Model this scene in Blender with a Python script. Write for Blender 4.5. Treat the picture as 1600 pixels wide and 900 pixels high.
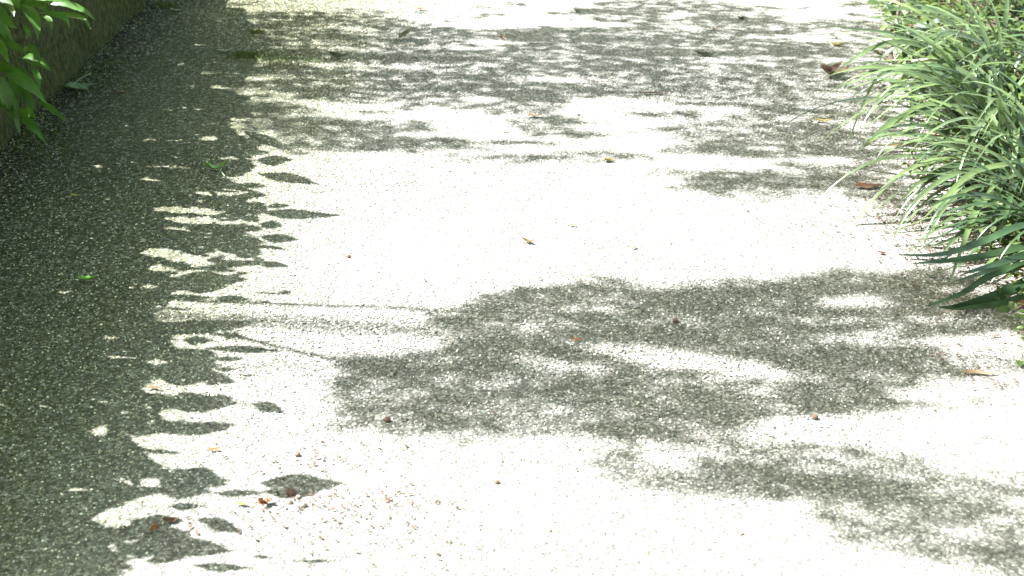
import bpy, math, random
import numpy as np
from mathutils import Vector, noise as mnoise

# ------------------------------------------------------------------ camera, sky, sun, exposure
scene = bpy.context.scene
for o in list(bpy.data.objects):
    bpy.data.objects.remove(o)
C = scene.collection
R = math.radians
rng = np.random.default_rng(7)
random.seed(7)

CAM_H = 1.6
FPX = 2222.2                      # focal length in pixels of a 1600 px wide frame (50 mm on 36 mm)
PITCH = math.atan(1190.0 / FPX)
cd = bpy.data.cameras.new('camera')
cam = bpy.data.objects.new('camera', cd)
C.objects.link(cam)
cam.location = (0, 0, CAM_H)
cam.rotation_euler = (math.pi / 2 - PITCH, 0, 0)
cd.sensor_width = 36
cd.lens = 50
cd.clip_start = 0.05
cd.clip_end = 400
cd.dof.use_dof = True
cd.dof.focus_distance = 3.5
cd.dof.aperture_fstop = 5.6
scene.camera = cam

SUN_EL = R(50)
SH_AZ = R(-8)                     # direction in which shadows fall on the ground
sky_w = bpy.data.worlds.new('World')
scene.world = sky_w
sky_w.use_nodes = True
nt = sky_w.node_tree
bg = nt.nodes['Background']
sky = nt.nodes.new('ShaderNodeTexSky')
sky.sky_type = 'NISHITA'
sky.sun_disc = False
sky.sun_elevation = SUN_EL
sx, sy = -math.cos(SH_AZ), -math.sin(SH_AZ)
sky.sun_rotation = math.atan2(sx, sy)
sky.air_density = 1.0
sky.dust_density = 2.0
wt = nt.nodes.new('ShaderNodeMix'); wt.data_type = 'RGBA'; wt.blend_type = 'MULTIPLY'; wt.inputs[0].default_value = 1.0
wt.inputs[7].default_value = (1.12, 1.04, .66, 1)      # white balance of the picture, taken for open shade
nt.links.new(sky.outputs[0], wt.inputs[6])
nt.links.new(wt.outputs[2], bg.inputs[0])
bg.inputs[1].default_value = 0.095
sl = bpy.data.lights.new('sun', 'SUN')
sl.energy = 5.0
sl.angle = R(0.5)
sl.color = (1.0, 0.975, 0.96)
so = bpy.data.objects.new('sun', sl)
C.objects.link(so)
sun_to = Vector((sx * math.cos(SUN_EL), sy * math.cos(SUN_EL), math.sin(SUN_EL)))
so.rotation_euler = sun_to.to_track_quat('Z', 'Y').to_euler()
so.location = (-6, 3, 9)
scene.view_settings.view_transform = 'Standard'
scene.view_settings.look = 'None'
scene.view_settings.gamma = 1
scene.view_settings.exposure = 2.47
scene.view_settings.use_curve_mapping = False
scene.render.engine = 'CYCLES'

# ------------------------------------------------------------------ helpers
sP, cP = math.sin(PITCH), math.cos(PITCH)
def ray(px, py):
    u = (px - 800) / FPX
    v = (450 - py) / FPX
    return (u, cP + v * sP, -sP + v * cP)
def G(px, py, z=0.0):
    d = ray(px, py)
    t = (z - CAM_H) / d[2]
    return Vector((d[0] * t, d[1] * t, z))
def project(x, y, z):
    zz = z - CAM_H
    dep = y * cP - zz * sP
    v = (y * sP + zz * cP) / dep
    u = x / dep
    return 800 + u * FPX, 450 - v * FPX
def PD(px, py, Y):                # the point on the pixel's ray at world depth y = Y
    d = ray(px, py)
    t = Y / d[1]
    return Vector((d[0] * t, Y, CAM_H + d[2] * t))
def pxm(py):                      # pixels per metre on the ground at that row
    g = G(800, py)
    return FPX / (g.y * cP + CAM_H * sP)
KX, KY = sx / math.tan(SUN_EL), sy / math.tan(SUN_EL)   # step towards the sun per metre of height

def tag(o, label=None, cat=None, group=None, kind=None):
    if label: o['label'] = label
    if cat: o['category'] = cat
    if group: o['group'] = group
    if kind: o['kind'] = kind
    return o
def obj(name, verts, faces, mat, parent=None, smooth=False):
    me = bpy.data.meshes.new(name)
    me.from_pydata([tuple(map(float, v)) for v in verts], [], [tuple(int(i) for i in f) for f in faces])
    me.update()
    if smooth:
        me.polygons.foreach_set('use_smooth', [True] * len(me.polygons))
    me.materials.append(mat)
    o = bpy.data.objects.new(name, me)
    C.objects.link(o)
    if parent:
        o.parent = parent
        o.matrix_parent_inverse = parent.matrix_basis.inverted()
    return o
def empty(name, loc):
    o = bpy.data.objects.new(name, None)
    o.empty_display_size = 0.1
    o.location = loc
    C.objects.link(o)
    return o

class N:
    """small node builder"""
    def __init__(self, name):
        self.m = bpy.data.materials.new(name)
        self.m.use_nodes = True
        self.t = self.m.node_tree
        self.b = self.t.nodes['Principled BSDF']
        self.out = self.t.nodes['Material Output']
    def n(self, typ, **kw):
        nd = self.t.nodes.new(typ)
        for k, v in kw.items():
            if k.startswith('i_'):
                key = k[2:]
                nd.inputs[int(key) if key.isdigit() else key].default_value = v
            else:
                setattr(nd, k, v)
        return nd
    def l(self, a, b): self.t.links.new(a, b)
    def ramp(self, src, stops):
        r = self.n('ShaderNodeValToRGB')
        e = r.color_ramp.elements
        while len(e) < len(stops): e.new(0.5)
        for i, (p, c) in enumerate(stops):
            e[i].position = p
            e[i].color = (*c, 1) if len(c) == 3 else c
        self.l(src, r.inputs[0])
        return r.outputs[0]
    def mix(self, f, a, b, blend='MIX'):
        m = self.n('ShaderNodeMix', data_type='RGBA', blend_type=blend)
        if isinstance(f, (int, float)): m.inputs[0].default_value = f
        else: self.l(f, m.inputs[0])
        for s, i in ((a, 6), (b, 7)):
            if isinstance(s, tuple): m.inputs[i].default_value = (*s, 1)
            else: self.l(s, m.inputs[i])
        return m.outputs[2]
    def math(self, op, a, b=None, clamp=False):
        m = self.n('ShaderNodeMath', operation=op, use_clamp=clamp)
        for s, i in ((a, 0), (b, 1)):
            if s is None: continue
            if isinstance(s, (int, float)): m.inputs[i].default_value = s
            else: self.l(s, m.inputs[i])
        return m.outputs[0]

# ------------------------------------------------------------------ materials
def mat_path():
    k = N('gravel_path')
    co = k.n('ShaderNodeTexCoord').outputs['Object']
    w = k.n('ShaderNodeTexNoise', i_Scale=60.0, i_Detail=3.0)
    k.l(co, w.inputs['Vector'])
    warp = k.n('ShaderNodeVectorMath', operation='MULTIPLY_ADD')
    k.l(w.outputs['Color'], warp.inputs[0]); warp.inputs[1].default_value = (.006, .006, .006); k.l(co, warp.inputs[2])
    v1 = k.n('ShaderNodeTexVoronoi', i_Scale=165.0, i_Randomness=1.0)
    k.l(warp.outputs[0], v1.inputs['Vector'])
    v2 = k.n('ShaderNodeTexVoronoi', i_Scale=330.0)
    k.l(warp.outputs[0], v2.inputs['Vector'])
    sep = k.n('ShaderNodeSeparateColor'); k.l(v1.outputs['Color'], sep.inputs[0])
    stone = k.ramp(sep.outputs[0], [(0, (.13, .13, .125)), (.45, (.23, .23, .225)), (.8, (.36, .355, .35)), (1, (.55, .55, .54))])
    sep2 = k.n('ShaderNodeSeparateColor'); k.l(v2.outputs['Color'], sep2.inputs[0])
    fine = k.ramp(sep2.outputs[1], [(0, (.55, .55, .54)), (1, (1.3, 1.3, 1.3))])
    stone = k.mix(1.0, stone, fine, 'MULTIPLY')
    crev = k.ramp(v1.outputs['Distance'], [(.35, (0, 0, 0)), (.75, (1, 1, 1))])  # grain gaps darkened: dirt plus occlusion shade put into the colour
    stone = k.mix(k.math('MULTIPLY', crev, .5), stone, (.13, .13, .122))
    # large wear patches, dirt and moss, and left-side shade put into the colour
    n1 = k.n('ShaderNodeTexNoise', i_Scale=2.2, i_Detail=6.0, i_Roughness=.65); k.l(co, n1.inputs['Vector'])
    wear = k.ramp(n1.outputs[0], [(.3, (.78, .8, .76)), (.7, (1.12, 1.1, 1.06))])
    stone = k.mix(1.0, stone, wear, 'MULTIPLY')
    n2 = k.n('ShaderNodeTexNoise', i_Scale=28.0, i_Detail=5.0, i_Roughness=.7); k.l(co, n2.inputs['Vector'])
    sx_ = k.n('ShaderNodeSeparateXYZ'); k.l(co, sx_.inputs[0])
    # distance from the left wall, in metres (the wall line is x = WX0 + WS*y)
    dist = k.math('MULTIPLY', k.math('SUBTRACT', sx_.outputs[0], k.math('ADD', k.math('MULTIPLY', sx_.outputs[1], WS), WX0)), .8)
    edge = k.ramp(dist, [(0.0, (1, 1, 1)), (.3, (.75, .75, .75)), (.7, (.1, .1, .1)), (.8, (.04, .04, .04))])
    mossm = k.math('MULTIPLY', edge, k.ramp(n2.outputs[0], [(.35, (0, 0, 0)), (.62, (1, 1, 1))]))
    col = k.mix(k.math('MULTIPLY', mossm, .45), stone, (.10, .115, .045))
    moss_shade = k.ramp(dist, [(0.0, (.12, .13, .08)), (.2, (.38, .41, .26)), (.5, (.52, .55, .38)), (.72, (.85, .87, .78)), (.9, (1, 1, 1))])  # darker, greener towards the wall: moss tone and the strip's shade, both in the colour
    col = k.mix(k.math('SUBTRACT', 1.0, k.math('MULTIPLY', k.ramp(sep.outputs[1], [(.72, (0, 0, 0)), (.82, (1, 1, 1))]), .8)), col, k.mix(1.0, col, moss_shade, 'MULTIPLY'))
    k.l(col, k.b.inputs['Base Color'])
    k.b.inputs['Roughness'].default_value = .9
    k.b.inputs['Specular IOR Level'].default_value = .12
    h = k.math('SUBTRACT', 1.0, v1.outputs['Distance'])
    h = k.math('ADD', h, k.math('MULTIPLY', k.math('SUBTRACT', 1.0, v2.outputs['Distance']), .35))
    h = k.math('ADD', h, k.math('MULTIPLY', sep.outputs[2], .5))
    bp = k.n('ShaderNodeBump', i_Strength=.8, i_Distance=.0028)
    k.l(h, bp.inputs['Height']); k.l(bp.outputs[0], k.b.inputs['Normal'])
    return k.m
def mat_grit():
    k = N('loose_grit')
    oi = k.n('ShaderNodeObjectInfo')
    c = k.ramp(oi.outputs['Random'], [(0, (.12, .12, .11)), (.25, (.18, .18, .17)), (.6, (.29, .29, .28)), (.85, (.52, .515, .50)), (1, (.85, .845, .83))])
    geo = k.n('ShaderNodeNewGeometry')
    sx_ = k.n('ShaderNodeSeparateXYZ'); k.l(geo.outputs['Position'], sx_.inputs[0])
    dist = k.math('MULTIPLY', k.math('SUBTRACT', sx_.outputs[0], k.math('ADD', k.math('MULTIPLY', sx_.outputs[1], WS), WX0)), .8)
    edge = k.ramp(dist, [(0.0, (.06, .065, .045)), (.2, (.17, .185, .13)), (.5, (.25, .265, .19)), (.72, (.8, .82, .72)), (.9, (1, 1, 1))])  # mossy darkening plus the left strip's shade, put into the grain colour
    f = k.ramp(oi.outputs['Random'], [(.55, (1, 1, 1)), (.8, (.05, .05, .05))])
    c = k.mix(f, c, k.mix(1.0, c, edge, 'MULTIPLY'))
    c = k.mix(1.0, c, k.ramp(dist, [(.0, (1.0, 1.02, .66)), (.3, (1.12, 1.13, .82)), (.66, (1.1, 1.1, .84)), (.8, (1, 1, .98))]), 'MULTIPLY')  # green cast of the light in the left shade, put into the colour
    k.l(c, k.b.inputs['Base Color'])
    k.b.inputs['Roughness'].default_value = .85
    k.b.inputs['Specular IOR Level'].default_value = .15
    return k.m
def mat_leaf(name, base, var=.35, rough=.4, trans=.35, tcol=None, spec=.5, nscale=14.0):
    k = N(name)
    geo = k.n('ShaderNodeNewGeometry')
    n = k.n('ShaderNodeTexNoise', i_Scale=nscale, i_Detail=3.0); k.l(geo.outputs['Position'], n.inputs['Vector'])
    lo = tuple(x * (1 - var) for x in base)
    hi = tuple(min(1, x * (1 + var)) for x in base)
    c = k.ramp(n.outputs[0], [(.3, lo), (.7, hi)])
    r = k.ramp(geo.outputs['Random Per Island'], [(0, (.7, .72, .7)), (.6, (1, 1, 1)), (1, (1.3, 1.22, 1.0))])
    c = k.mix(1.0, c, r, 'MULTIPLY')
    k.l(c, k.b.inputs['Base Color'])
    k.b.inputs['Roughness'].default_value = rough
    k.b.inputs['Specular IOR Level'].default_value = spec
    tr = k.n('ShaderNodeBsdfTranslucent')
    tc = tcol or (base[0] * 2.2, base[1] * 1.9, base[2] * .8)
    k.l(k.mix(1.0, tc, r, 'MULTIPLY'), tr.inputs[0])
    ms = k.n('ShaderNodeMixShader'); ms.inputs[0].default_value = trans
    k.l(k.b.outputs[0], ms.inputs[1]); k.l(tr.outputs[0], ms.inputs[2]); k.l(ms.outputs[0], k.out.inputs[0])
    return k.m
def mat_noise(name, stops, scale=20, rough=.85, bump=.01, detail=8.0, bscale=None, vec=(1, 1, 1)):
    k = N(name)
    co = k.n('ShaderNodeTexCoord').outputs['Object']
    mp = k.n('ShaderNodeMapping'); mp.inputs['Scale'].default_value = vec; k.l(co, mp.inputs[0])
    n = k.n('ShaderNodeTexNoise', i_Scale=scale, i_Detail=detail, i_Roughness=.7); k.l(mp.outputs[0], n.inputs['Vector'])
    k.l(k.ramp(n.outputs[0], stops), k.b.inputs['Base Color'])
    k.b.inputs['Roughness'].default_value = rough
    n2 = k.n('ShaderNodeTexNoise', i_Scale=bscale or scale * 3, i_Detail=6.0); k.l(mp.outputs[0], n2.inputs['Vector'])
    bp = k.n('ShaderNodeBump', i_Strength=.9, i_Distance=bump); k.l(n2.outputs[0], bp.inputs['Height']); k.l(bp.outputs[0], k.b.inputs['Normal'])
    return k.m

# wall base line on the ground, and the bed edge on the right
wA, wB = G(0, 235), G(235, 0)
WS = (wB.x - wA.x) / (wB.y - wA.y)
WX0 = wA.x - WS * wA.y
def wall_x(y): return WX0 + WS * y
eA, eB = G(1392, 60), G(1568, 480)
ES = (eB.x - eA.x) / (eB.y - eA.y)
def bed_x(y): return eA.x + ES * (y - eA.y)

M = {}
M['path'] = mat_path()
M['grit'] = mat_grit()
M['soil'] = mat_noise('soil', [(.3, (.035, .028, .018)), (.55, (.09, .07, .045)), (.75, (.16, .13, .09))], 30, .95, .012)
M['wall'] = mat_noise('mossy_wall', [(.36, (.006, .008, .003)), (.48, (.036, .050, .010)), (.56, (.085, .105, .022)), (.68, (.16, .15, .06))], 100, .95, .03, vec=(1, 1, .4))
M['bark'] = mat_noise('bark', [(.3, (.05, .035, .025)), (.7, (.16, .12, .085))], 18, .9, .01, vec=(1, 1, .2))
M['stem'] = mat_noise('stem', [(.3, (.06, .05, .03)), (.7, (.13, .11, .07))], 60, .8, .002)
M['tree_leaf'] = mat_leaf('tree_leaf', (.05, .09, .02), trans=.22)
M['shrub_leaf'] = mat_leaf('shrub_leaf', (.055, .11, .02), trans=.5, rough=.35, tcol=(.30, .40, .09))
M['lobed_leaf'] = mat_leaf('lobed_leaf', (.06, .15, .025), trans=.3, rough=.33, tcol=(.14, .31, .04), nscale=25)
M['strap'] = mat_leaf('strap_leaf', (.082, .125, .052), trans=.2, rough=.27, tcol=(.10, .17, .055), spec=.9)
M['strap_dark'] = mat_leaf('strap_leaf_dark', (.034, .066, .03), trans=.18, rough=.25, tcol=(.04, .09, .03), spec=.6)
M['weed'] = mat_leaf('weed_leaf', (.075, .12, .03), trans=.3, rough=.45, tcol=(.13, .2, .045), nscale=40)
M['broad'] = mat_leaf('broad_leaf', (.035, .065, .022), trans=.15, rough=.3, nscale=30)
M['grey_leaf'] = mat_leaf('grey_leaf', (.08, .12, .09), trans=.2, rough=.35, nscale=30)
def lit(name, base, trans=.12, rough=.6): 
    M[name] = mat_leaf(name, base, var=.3, trans=trans, rough=rough, nscale=90)
lit('leaf_green', (.14, .32, .045), .1, .4); lit('leaf_dark', (.035, .05, .018)); lit('leaf_olive', (.13, .10, .025)); lit('leaf_yellow', (.30, .26, .06))
lit('leaf_orange', (.22, .085, .025)); lit('leaf_brown', (.11, .055, .032)); lit('leaf_tan', (.24, .17, .11)); lit('leaf_pink', (.24, .12, .08)); lit('leaf_red', (.10, .022, .015))
lit('leaf_grey', (.20, .27, .15))
M['seed'] = mat_noise('seed_husk', [(.3, (.06, .028, .018)), (.7, (.15, .07, .045))], 200, .5, .001)
M['pale_stone'] = mat_noise('pale_stone', [(.3, (.20, .14, .11)), (.7, (.34, .26, .21))], 120, .8, .002)
M['crumb'] = mat_leaf('crumb', (.075, .046, .032), var=.5, trans=0.0, rough=.8, nscale=50)
M['moss'] = mat_leaf('moss_blade', (.07, .11, .022), trans=.25, rough=.7, nscale=40)

# ------------------------------------------------------------------ ground, path, bed, wall
def sheet(name, x0, x1, y0, y1, z, mat, n=2):
    xs, ys = np.linspace(x0, x1, n), np.linspace(y0, y1, n)
    v = [(x, y, z) for y in ys for x in xs]
    f = [(j * n + i, j * n + i + 1, (j + 1) * n + i + 1, (j + 1) * n + i) for j in range(n - 1) for i in range(n - 1)]
    return obj(name, v, f, mat)
tag(sheet('ground', -150, 150, -150, 150, -0.02, M['soil']), kind='structure')
def strip(name, y0, y1, xl, xr, z, mat, ny=60, nx=20, amp=.004):
    v, f = [], []
    for j in range(ny + 1):
        y = y0 + (y1 - y0) * j / ny
        a, b = xl(y), xr(y)
        for i in range(nx + 1):
            x = a + (b - a) * i / nx
            zz = z + amp * mnoise.noise(Vector((x * 1.3, y * 1.3, 3)))
            v.append((x, y, zz))
    for j in range(ny):
        for i in range(nx):
            a = j * (nx + 1) + i
            f.append((a, a + 1, a + nx + 2, a + nx + 1))
    return obj(name, v, f, mat, smooth=True)
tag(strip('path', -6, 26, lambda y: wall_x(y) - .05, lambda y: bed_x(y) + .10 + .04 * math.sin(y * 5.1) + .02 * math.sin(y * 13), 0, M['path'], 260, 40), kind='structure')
tag(strip('planting_bed', -6, 26, lambda y: bed_x(y) - .05, lambda y: bed_x(y) + 4, -0.008, M['soil'], 160, 30, .012), kind='structure')
WH = .40
def wall_mesh():
    v, f = [], []
    y0, y1, ny, nz = -3.0, 14.0, 420, 14
    d = Vector((WS, 1)).normalized()
    nrm = Vector((d.y, -d.x))          # towards the path
    for j in range(ny + 1):
        y = y0 + (y1 - y0) * j / ny
        x = wall_x(y)
        prof = [(0, WH * i / nz - .03) for i in range(nz + 1)] + [(-.03, WH + .005), (-.12, WH + .01), (-.22, WH), (-.24, -.03)]
        for a, z in prof:
            q = Vector((x * 7, y * 7, z * 7))
            w = .018 * mnoise.noise(q) + .008 * mnoise.noise(q * 5)
            v.append((x + nrm.x * (a + w), y + nrm.y * (a + w), z))
        m = len(prof)
    for j in range(ny):
        for i in range(m - 1):
            a = j * m + i
            f.append((a, a + 1, a + m + 1, a + m))
    return v, f
v, f = wall_mesh()
tag(obj('retaining_wall', v, f, M['wall'], smooth=True), 'low dark mossy retaining wall running along the left edge of the path', 'wall')
tag(strip('soil_bank', -3, 14, lambda y: wall_x(y) - 8, lambda y: wall_x(y) - .2, WH - .03, M['soil'], 120, 30, .03), kind='structure')

# ------------------------------------------------------------------ leaf batches
PROF = np.array([0.05, .55, .95, 1.0, .72, .38, .0])
SS = np.linspace(0, 1, 7)
def leaf_local():
    pts = []
    for i, s in enumerate(SS):
        w = PROF[i]
        pts += [(s, w), (s, 0.0), (s, -w)]
    return np.array(pts)
LP = leaf_local()
LF = []
for i in range(6):
    a = i * 3
    LF += [(a, a + 1, a + 4, a + 3), (a + 1, a + 2, a + 5, a + 4)]
LF = np.array(LF)
def mesh_leaves(name, P, mat, parent=None, nl=None):
    """P: (n, 21, 3) -> one foliage mesh"""
    n = P.shape[0]
    V = P.reshape(-1, 3)
    F = (LF[None] + (np.arange(n) * 21)[:, None, None]).reshape(-1, 4)
    me = bpy.data.meshes.new(name)
    me.vertices.add(len(V)); me.vertices.foreach_set('co', V.astype(np.float32).ravel())
    me.loops.add(len(F) * 4); me.loops.foreach_set('vertex_index', F.astype(np.int32).ravel())
    me.polygons.add(len(F)); me.polygons.foreach_set('loop_start', (np.arange(len(F)) * 4).astype(np.int32))
    me.polygons.foreach_set('use_smooth', np.ones(len(F), dtype=bool))
    me.update(calc_edges=True)
    me.materials.append(mat)
    o = bpy.data.objects.new(name, me)
    C.objects.link(o)
    if parent:
        o.parent = parent
        o.matrix_parent_inverse = parent.matrix_basis.inverted()
    return o
def tube(pts, rads, seg=7):
    v, f = [], []
    pts = [Vector(p) for p in pts]
    for i, p in enumerate(pts):
        t = (pts[min(i + 1, len(pts) - 1)] - pts[max(i - 1, 0)]).normalized()
        a = t.cross(Vector((.31, .2, .93))).normalized(); b = t.cross(a)
        r = rads[i] if hasattr(rads, '__len__') else rads
        for k in range(seg):
            th = 2 * math.pi * k / seg
            v.append(tuple(p + (a * math.cos(th) + b * math.sin(th)) * r))
    for i in range(len(pts) - 1):
        for k in range(seg):
            f.append((i * seg + k, i * seg + (k + 1) % seg, (i + 1) * seg + (k + 1) % seg, (i + 1) * seg + k))
    f.append(tuple(range(seg - 1, -1, -1))); f.append(tuple((len(pts) - 1) * seg + k for k in range(seg)))
    return v, f
def merge(parts):
    V, F = [], []
    for v, f in parts:
        o = len(V); V += [tuple(x) for x in v]; F += [tuple(i + o for i in q) for q in f]
    return V, F
def smooth_curve(pts, n):
    pts = [Vector(p) for p in pts]
    out = []
    m = len(pts) - 1
    for k in range(n):
        t = k / (n - 1) * m
        i = min(int(t), m - 1); u = t - i
        p0, p1, p2, p3 = pts[max(i - 1, 0)], pts[i], pts[i + 1], pts[min(i + 2, m)]
        out.append(.5 * ((2 * p1) + (p2 - p0) * u + (2 * p0 - 5 * p1 + 4 * p2 - p3) * u * u + (3 * p1 - p0 - 3 * p2 + p3) * u ** 3))
    return out

# ------------------------------------------------------------------ where the foliage overhead stands between sun and path
# maps of the shade on the ground, drawn over the half-size picture (x -200..1700, y -60..960)
MX0, MY0, MS = -500, -80, 2
MWd, MHt = (1750 + 500) // MS, (1000 + 80) // MS
gx, gy = np.meshgrid(MX0 + MS * (np.arange(MWd) + .5), MY0 + MS * (np.arange(MHt) + .5))
def poly_mask(pts):
    m = np.zeros(gx.shape, bool)
    n = len(pts)
    for i in range(n):
        x0, y0 = pts[i]; x1, y1 = pts[(i + 1) % n]
        if y0 == y1: continue
        c = ((y0 > gy) != (y1 > gy)) & (gx < (x1 - x0) * (gy - y0) / (y1 - y0) + x0)
        m ^= c
    return m
def ell(cx, cy, rx, ry, ang=0):
    a = R(ang)
    dx, dy = gx - cx, gy - cy
    u = (dx * math.cos(a) + dy * math.sin(a)) / rx
    w = (-dx * math.sin(a) + dy * math.cos(a)) / ry
    return u * u + w * w < 1
# --- crisp shade: low shrub on the wall
S = poly_mask([(-500, -80), (300, -80), (345, -10), (335, 6), (380, 14), (400, 40), (400, 62), (415, 85), (400, 108), (385, 130), (340, 136), (385, 150), (395, 178),
               (365, 190), (370, 205), (385, 215), (410, 232), (440, 240), (395, 243), (400, 262), (385, 272), (365, 280), (372, 292), (410, 297), (418, 318), (414, 340), (412, 352), (412, 385), (415, 410), (395, 425),
               (270, 430), (245, 447), (280, 460), (250, 485), (240, 500), (260, 520), (275, 545), (262, 566), (250, 590), (225, 610), (270, 625), (265, 640), (262, 655), (255, 668), (205, 688),
               (235, 705), (255, 735), (225, 752), (250, 762), (255, 775), (225, 780), (180, 795), (140, 815), (170, 822), (210, 835), (190, 850), (235, 845), (235, 870), (200, 890), (190, 1000), (-500, 1000)])
for pl in [[(255, 503), (405, 503), (370, 514), (350, 520), (255, 522)], [(255, 545), (330, 545), (345, 560), (345, 575), (338, 594), (300, 600), (250, 592)], [(245, 618), (300, 610), (370, 619), (376, 631), (255, 642)],
           [(245, 662), (300, 656), (372, 655), (374, 667), (330, 678), (245, 678)], [(240, 733), (300, 731), (355, 746), (350, 760), (310, 776), (250, 778)], [(255, 432), (300, 436), (388, 425), (391, 440), (330, 452), (255, 457)],
           [(200, 812), (240, 806), (285, 812), (275, 832), (300, 838), (362, 860), (330, 870), (230, 872)]]:
    S |= poly_mask(pl)
for a in [(305, 294, 9, 3), (330, 303, 34, 3.5), (375, 299, 25, 4), (320, 316, 12, 3.5), (290, 327, 32, 3.5), (325, 333, 22, 3.5), (270, 341, 20, 4), (310, 345, 30, 5), (365, 348, 25, 2.5),
          (390, 337, 16, 2), (397, 350, 12, 3), (277, 357, 18, 2.5), (347, 377, 12, 3.5), (335, 399, 22, 3), (250, 394, 20, 4), (280, 403, 36, 5, 8), (310, 413, 20, 3), (242, 420, 22, 5),
          (305, 426, 30, 5), (372, 404, 24, 2.5), (378, 419, 24, 4), (400, 312, 14, 3), (357, 281, 7, 2.5), (355, 248, 8, 2.5), (290, 263, 24, 1.8), (228, 282, 13, 2), (178, 279, 10, 1.8), (200, 267, 6, 2),
          (400, 365, 14, 3), (385, 388, 14, 2.5), (320, 365, 10, 2), (265, 335, 8, 2), (120, 417, 6, 2), (180, 434, 8, 2), (78, 455, 8, 2.5), (245, 565, 20, 4), (122, 560, 10, 1.5), (178, 598, 7, 2), (145, 625, 12, 3), (10, 636, 10, 3), (163, 674, 22, 6),
          (205, 644, 18, 2.5), (230, 661, 16, 2), (130, 763, 13, 7), (5, 783, 9, 4), (232, 754, 22, 4), (233, 771, 14, 3), (118, 804, 8, 2.5), (175, 868, 14, 5),
          (338, 31, 30, 2.5), (420, 44, 45, 1.6), (318, 73, 8, 1.8), (340, 115, 22, 4), (235, 38, 5, 1), (290, 30, 8, 1.5), (272, 102, 14, 2.5), (302, 72, 6, 2), (285, 117, 6, 1.5), (222, 62, 6, 1), (318, 73, 9, 2),
          (220, 171, 8, 1.5), (232, 219, 18, 2.5), (330, 217, 18, 3), (300, 135, 12, 1.5), (385, 187, 20, 3), (150, 205, 6, 2)]:
    S &= ~ell(*a)
S_TIPS = [(400, 250, 460, 250, 7), (403, 270, 503, 288, 6.5), (370, 288, 420, 291, 4), (380, 302, 418, 306, 5), (400, 331, 537, 338, 6.5), (415, 322, 456, 321, 4), (405, 350, 444, 353, 6), (405, 370, 470, 375, 6),
          (405, 385, 452, 390, 2.5), (395, 411, 457, 416, 4), (250, 438, 390, 436, 11), (285, 452, 360, 448, 7), (335, 466, 393, 468, 6), (255, 462, 340, 466, 4), (235, 512, 412, 503, 8), (240, 508, 330, 520, 9), (345, 522, 382, 526, 5), (320, 543, 447, 548, 5), (285, 531, 332, 532, 7),
          (245, 577, 347, 570, 13), (250, 560, 340, 565, 10), (330, 560, 382, 560, 3.5), (335, 576, 373, 577, 3.5), (373, 586, 405, 586, 2), (310, 588, 369, 597, 8), (250, 592, 330, 590, 10), (255, 634, 377, 629, 11), (260, 622, 330, 618, 6), (393, 629, 448, 646, 6.5), (262, 677, 375, 662, 9), (250, 668, 340, 672, 6),
          (215, 703, 292, 709, 3), (255, 745, 357, 755, 17), (250, 760, 330, 768, 14), (330, 771, 420, 770, 5), (404, 756, 541, 757, 14), (410, 768, 500, 772, 8), (262, 792, 322, 791, 5), (310, 809, 382, 834, 9), (200, 822, 288, 812, 12), (215, 852, 300, 830, 12),
          (235, 862, 330, 846, 13), (275, 850, 365, 863, 11), (300, 884, 397, 889, 6), (225, 878, 300, 868, 7), (390, 869, 432, 873, 2.5), (458, 877, 537, 877, 2.5), (380, 205, 455, 236, 5), (345, 137, 400, 128, 4), (405, 470, 430, 475, 2), (395, 456, 450, 460, 1.6), (435, 456, 460, 456, 3), (250, 480, 300, 484, 1.6)]
# --- soft shade: tree high above
T = np.zeros(gx.shape)
def dark(d, *a): 
    T[ell(*a)] = np.maximum(T[ell(*a)], d)
def light(d, *a):
    m = ell(*a); T[m] = np.minimum(T[m], d)
A = poly_mask([(560, 556), (600, 556), (650, 548), (700, 540), (690, 530), (655, 520), (705, 505), (690, 490), (640, 482), (720, 480), (775, 467), (725, 460), (780, 450), (860, 445), (900, 432), (990, 435), (1040, 448), (1100, 443), (1180, 435), (1250, 428), (1320, 420),
               (1400, 425), (1440, 412), (1520, 430), (1600, 480), (1640, 515), (1590, 512), (1540, 520), (1480, 522), (1460, 535), (1440, 550), (1470, 565), (1500, 575), (1548, 588), (1470, 592), (1430, 600), (1400, 606), (1390, 618), (1442, 632), (1390, 640), (1300, 645), (1240, 655),
               (1170, 655), (1150, 670), (1140, 690), (1080, 695), (1000, 690), (940, 685), (880, 672), (800, 676), (750, 690), (700, 682), (640, 675), (560, 668), (505, 655), (520, 620), (500, 600), (520, 570)])
T[A] = .93
T[A & (gx < 760) & (gy > 600)] = .72
T[A & (gx > 760) & (gx < 930) & (gy > 600)] = .8
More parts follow.
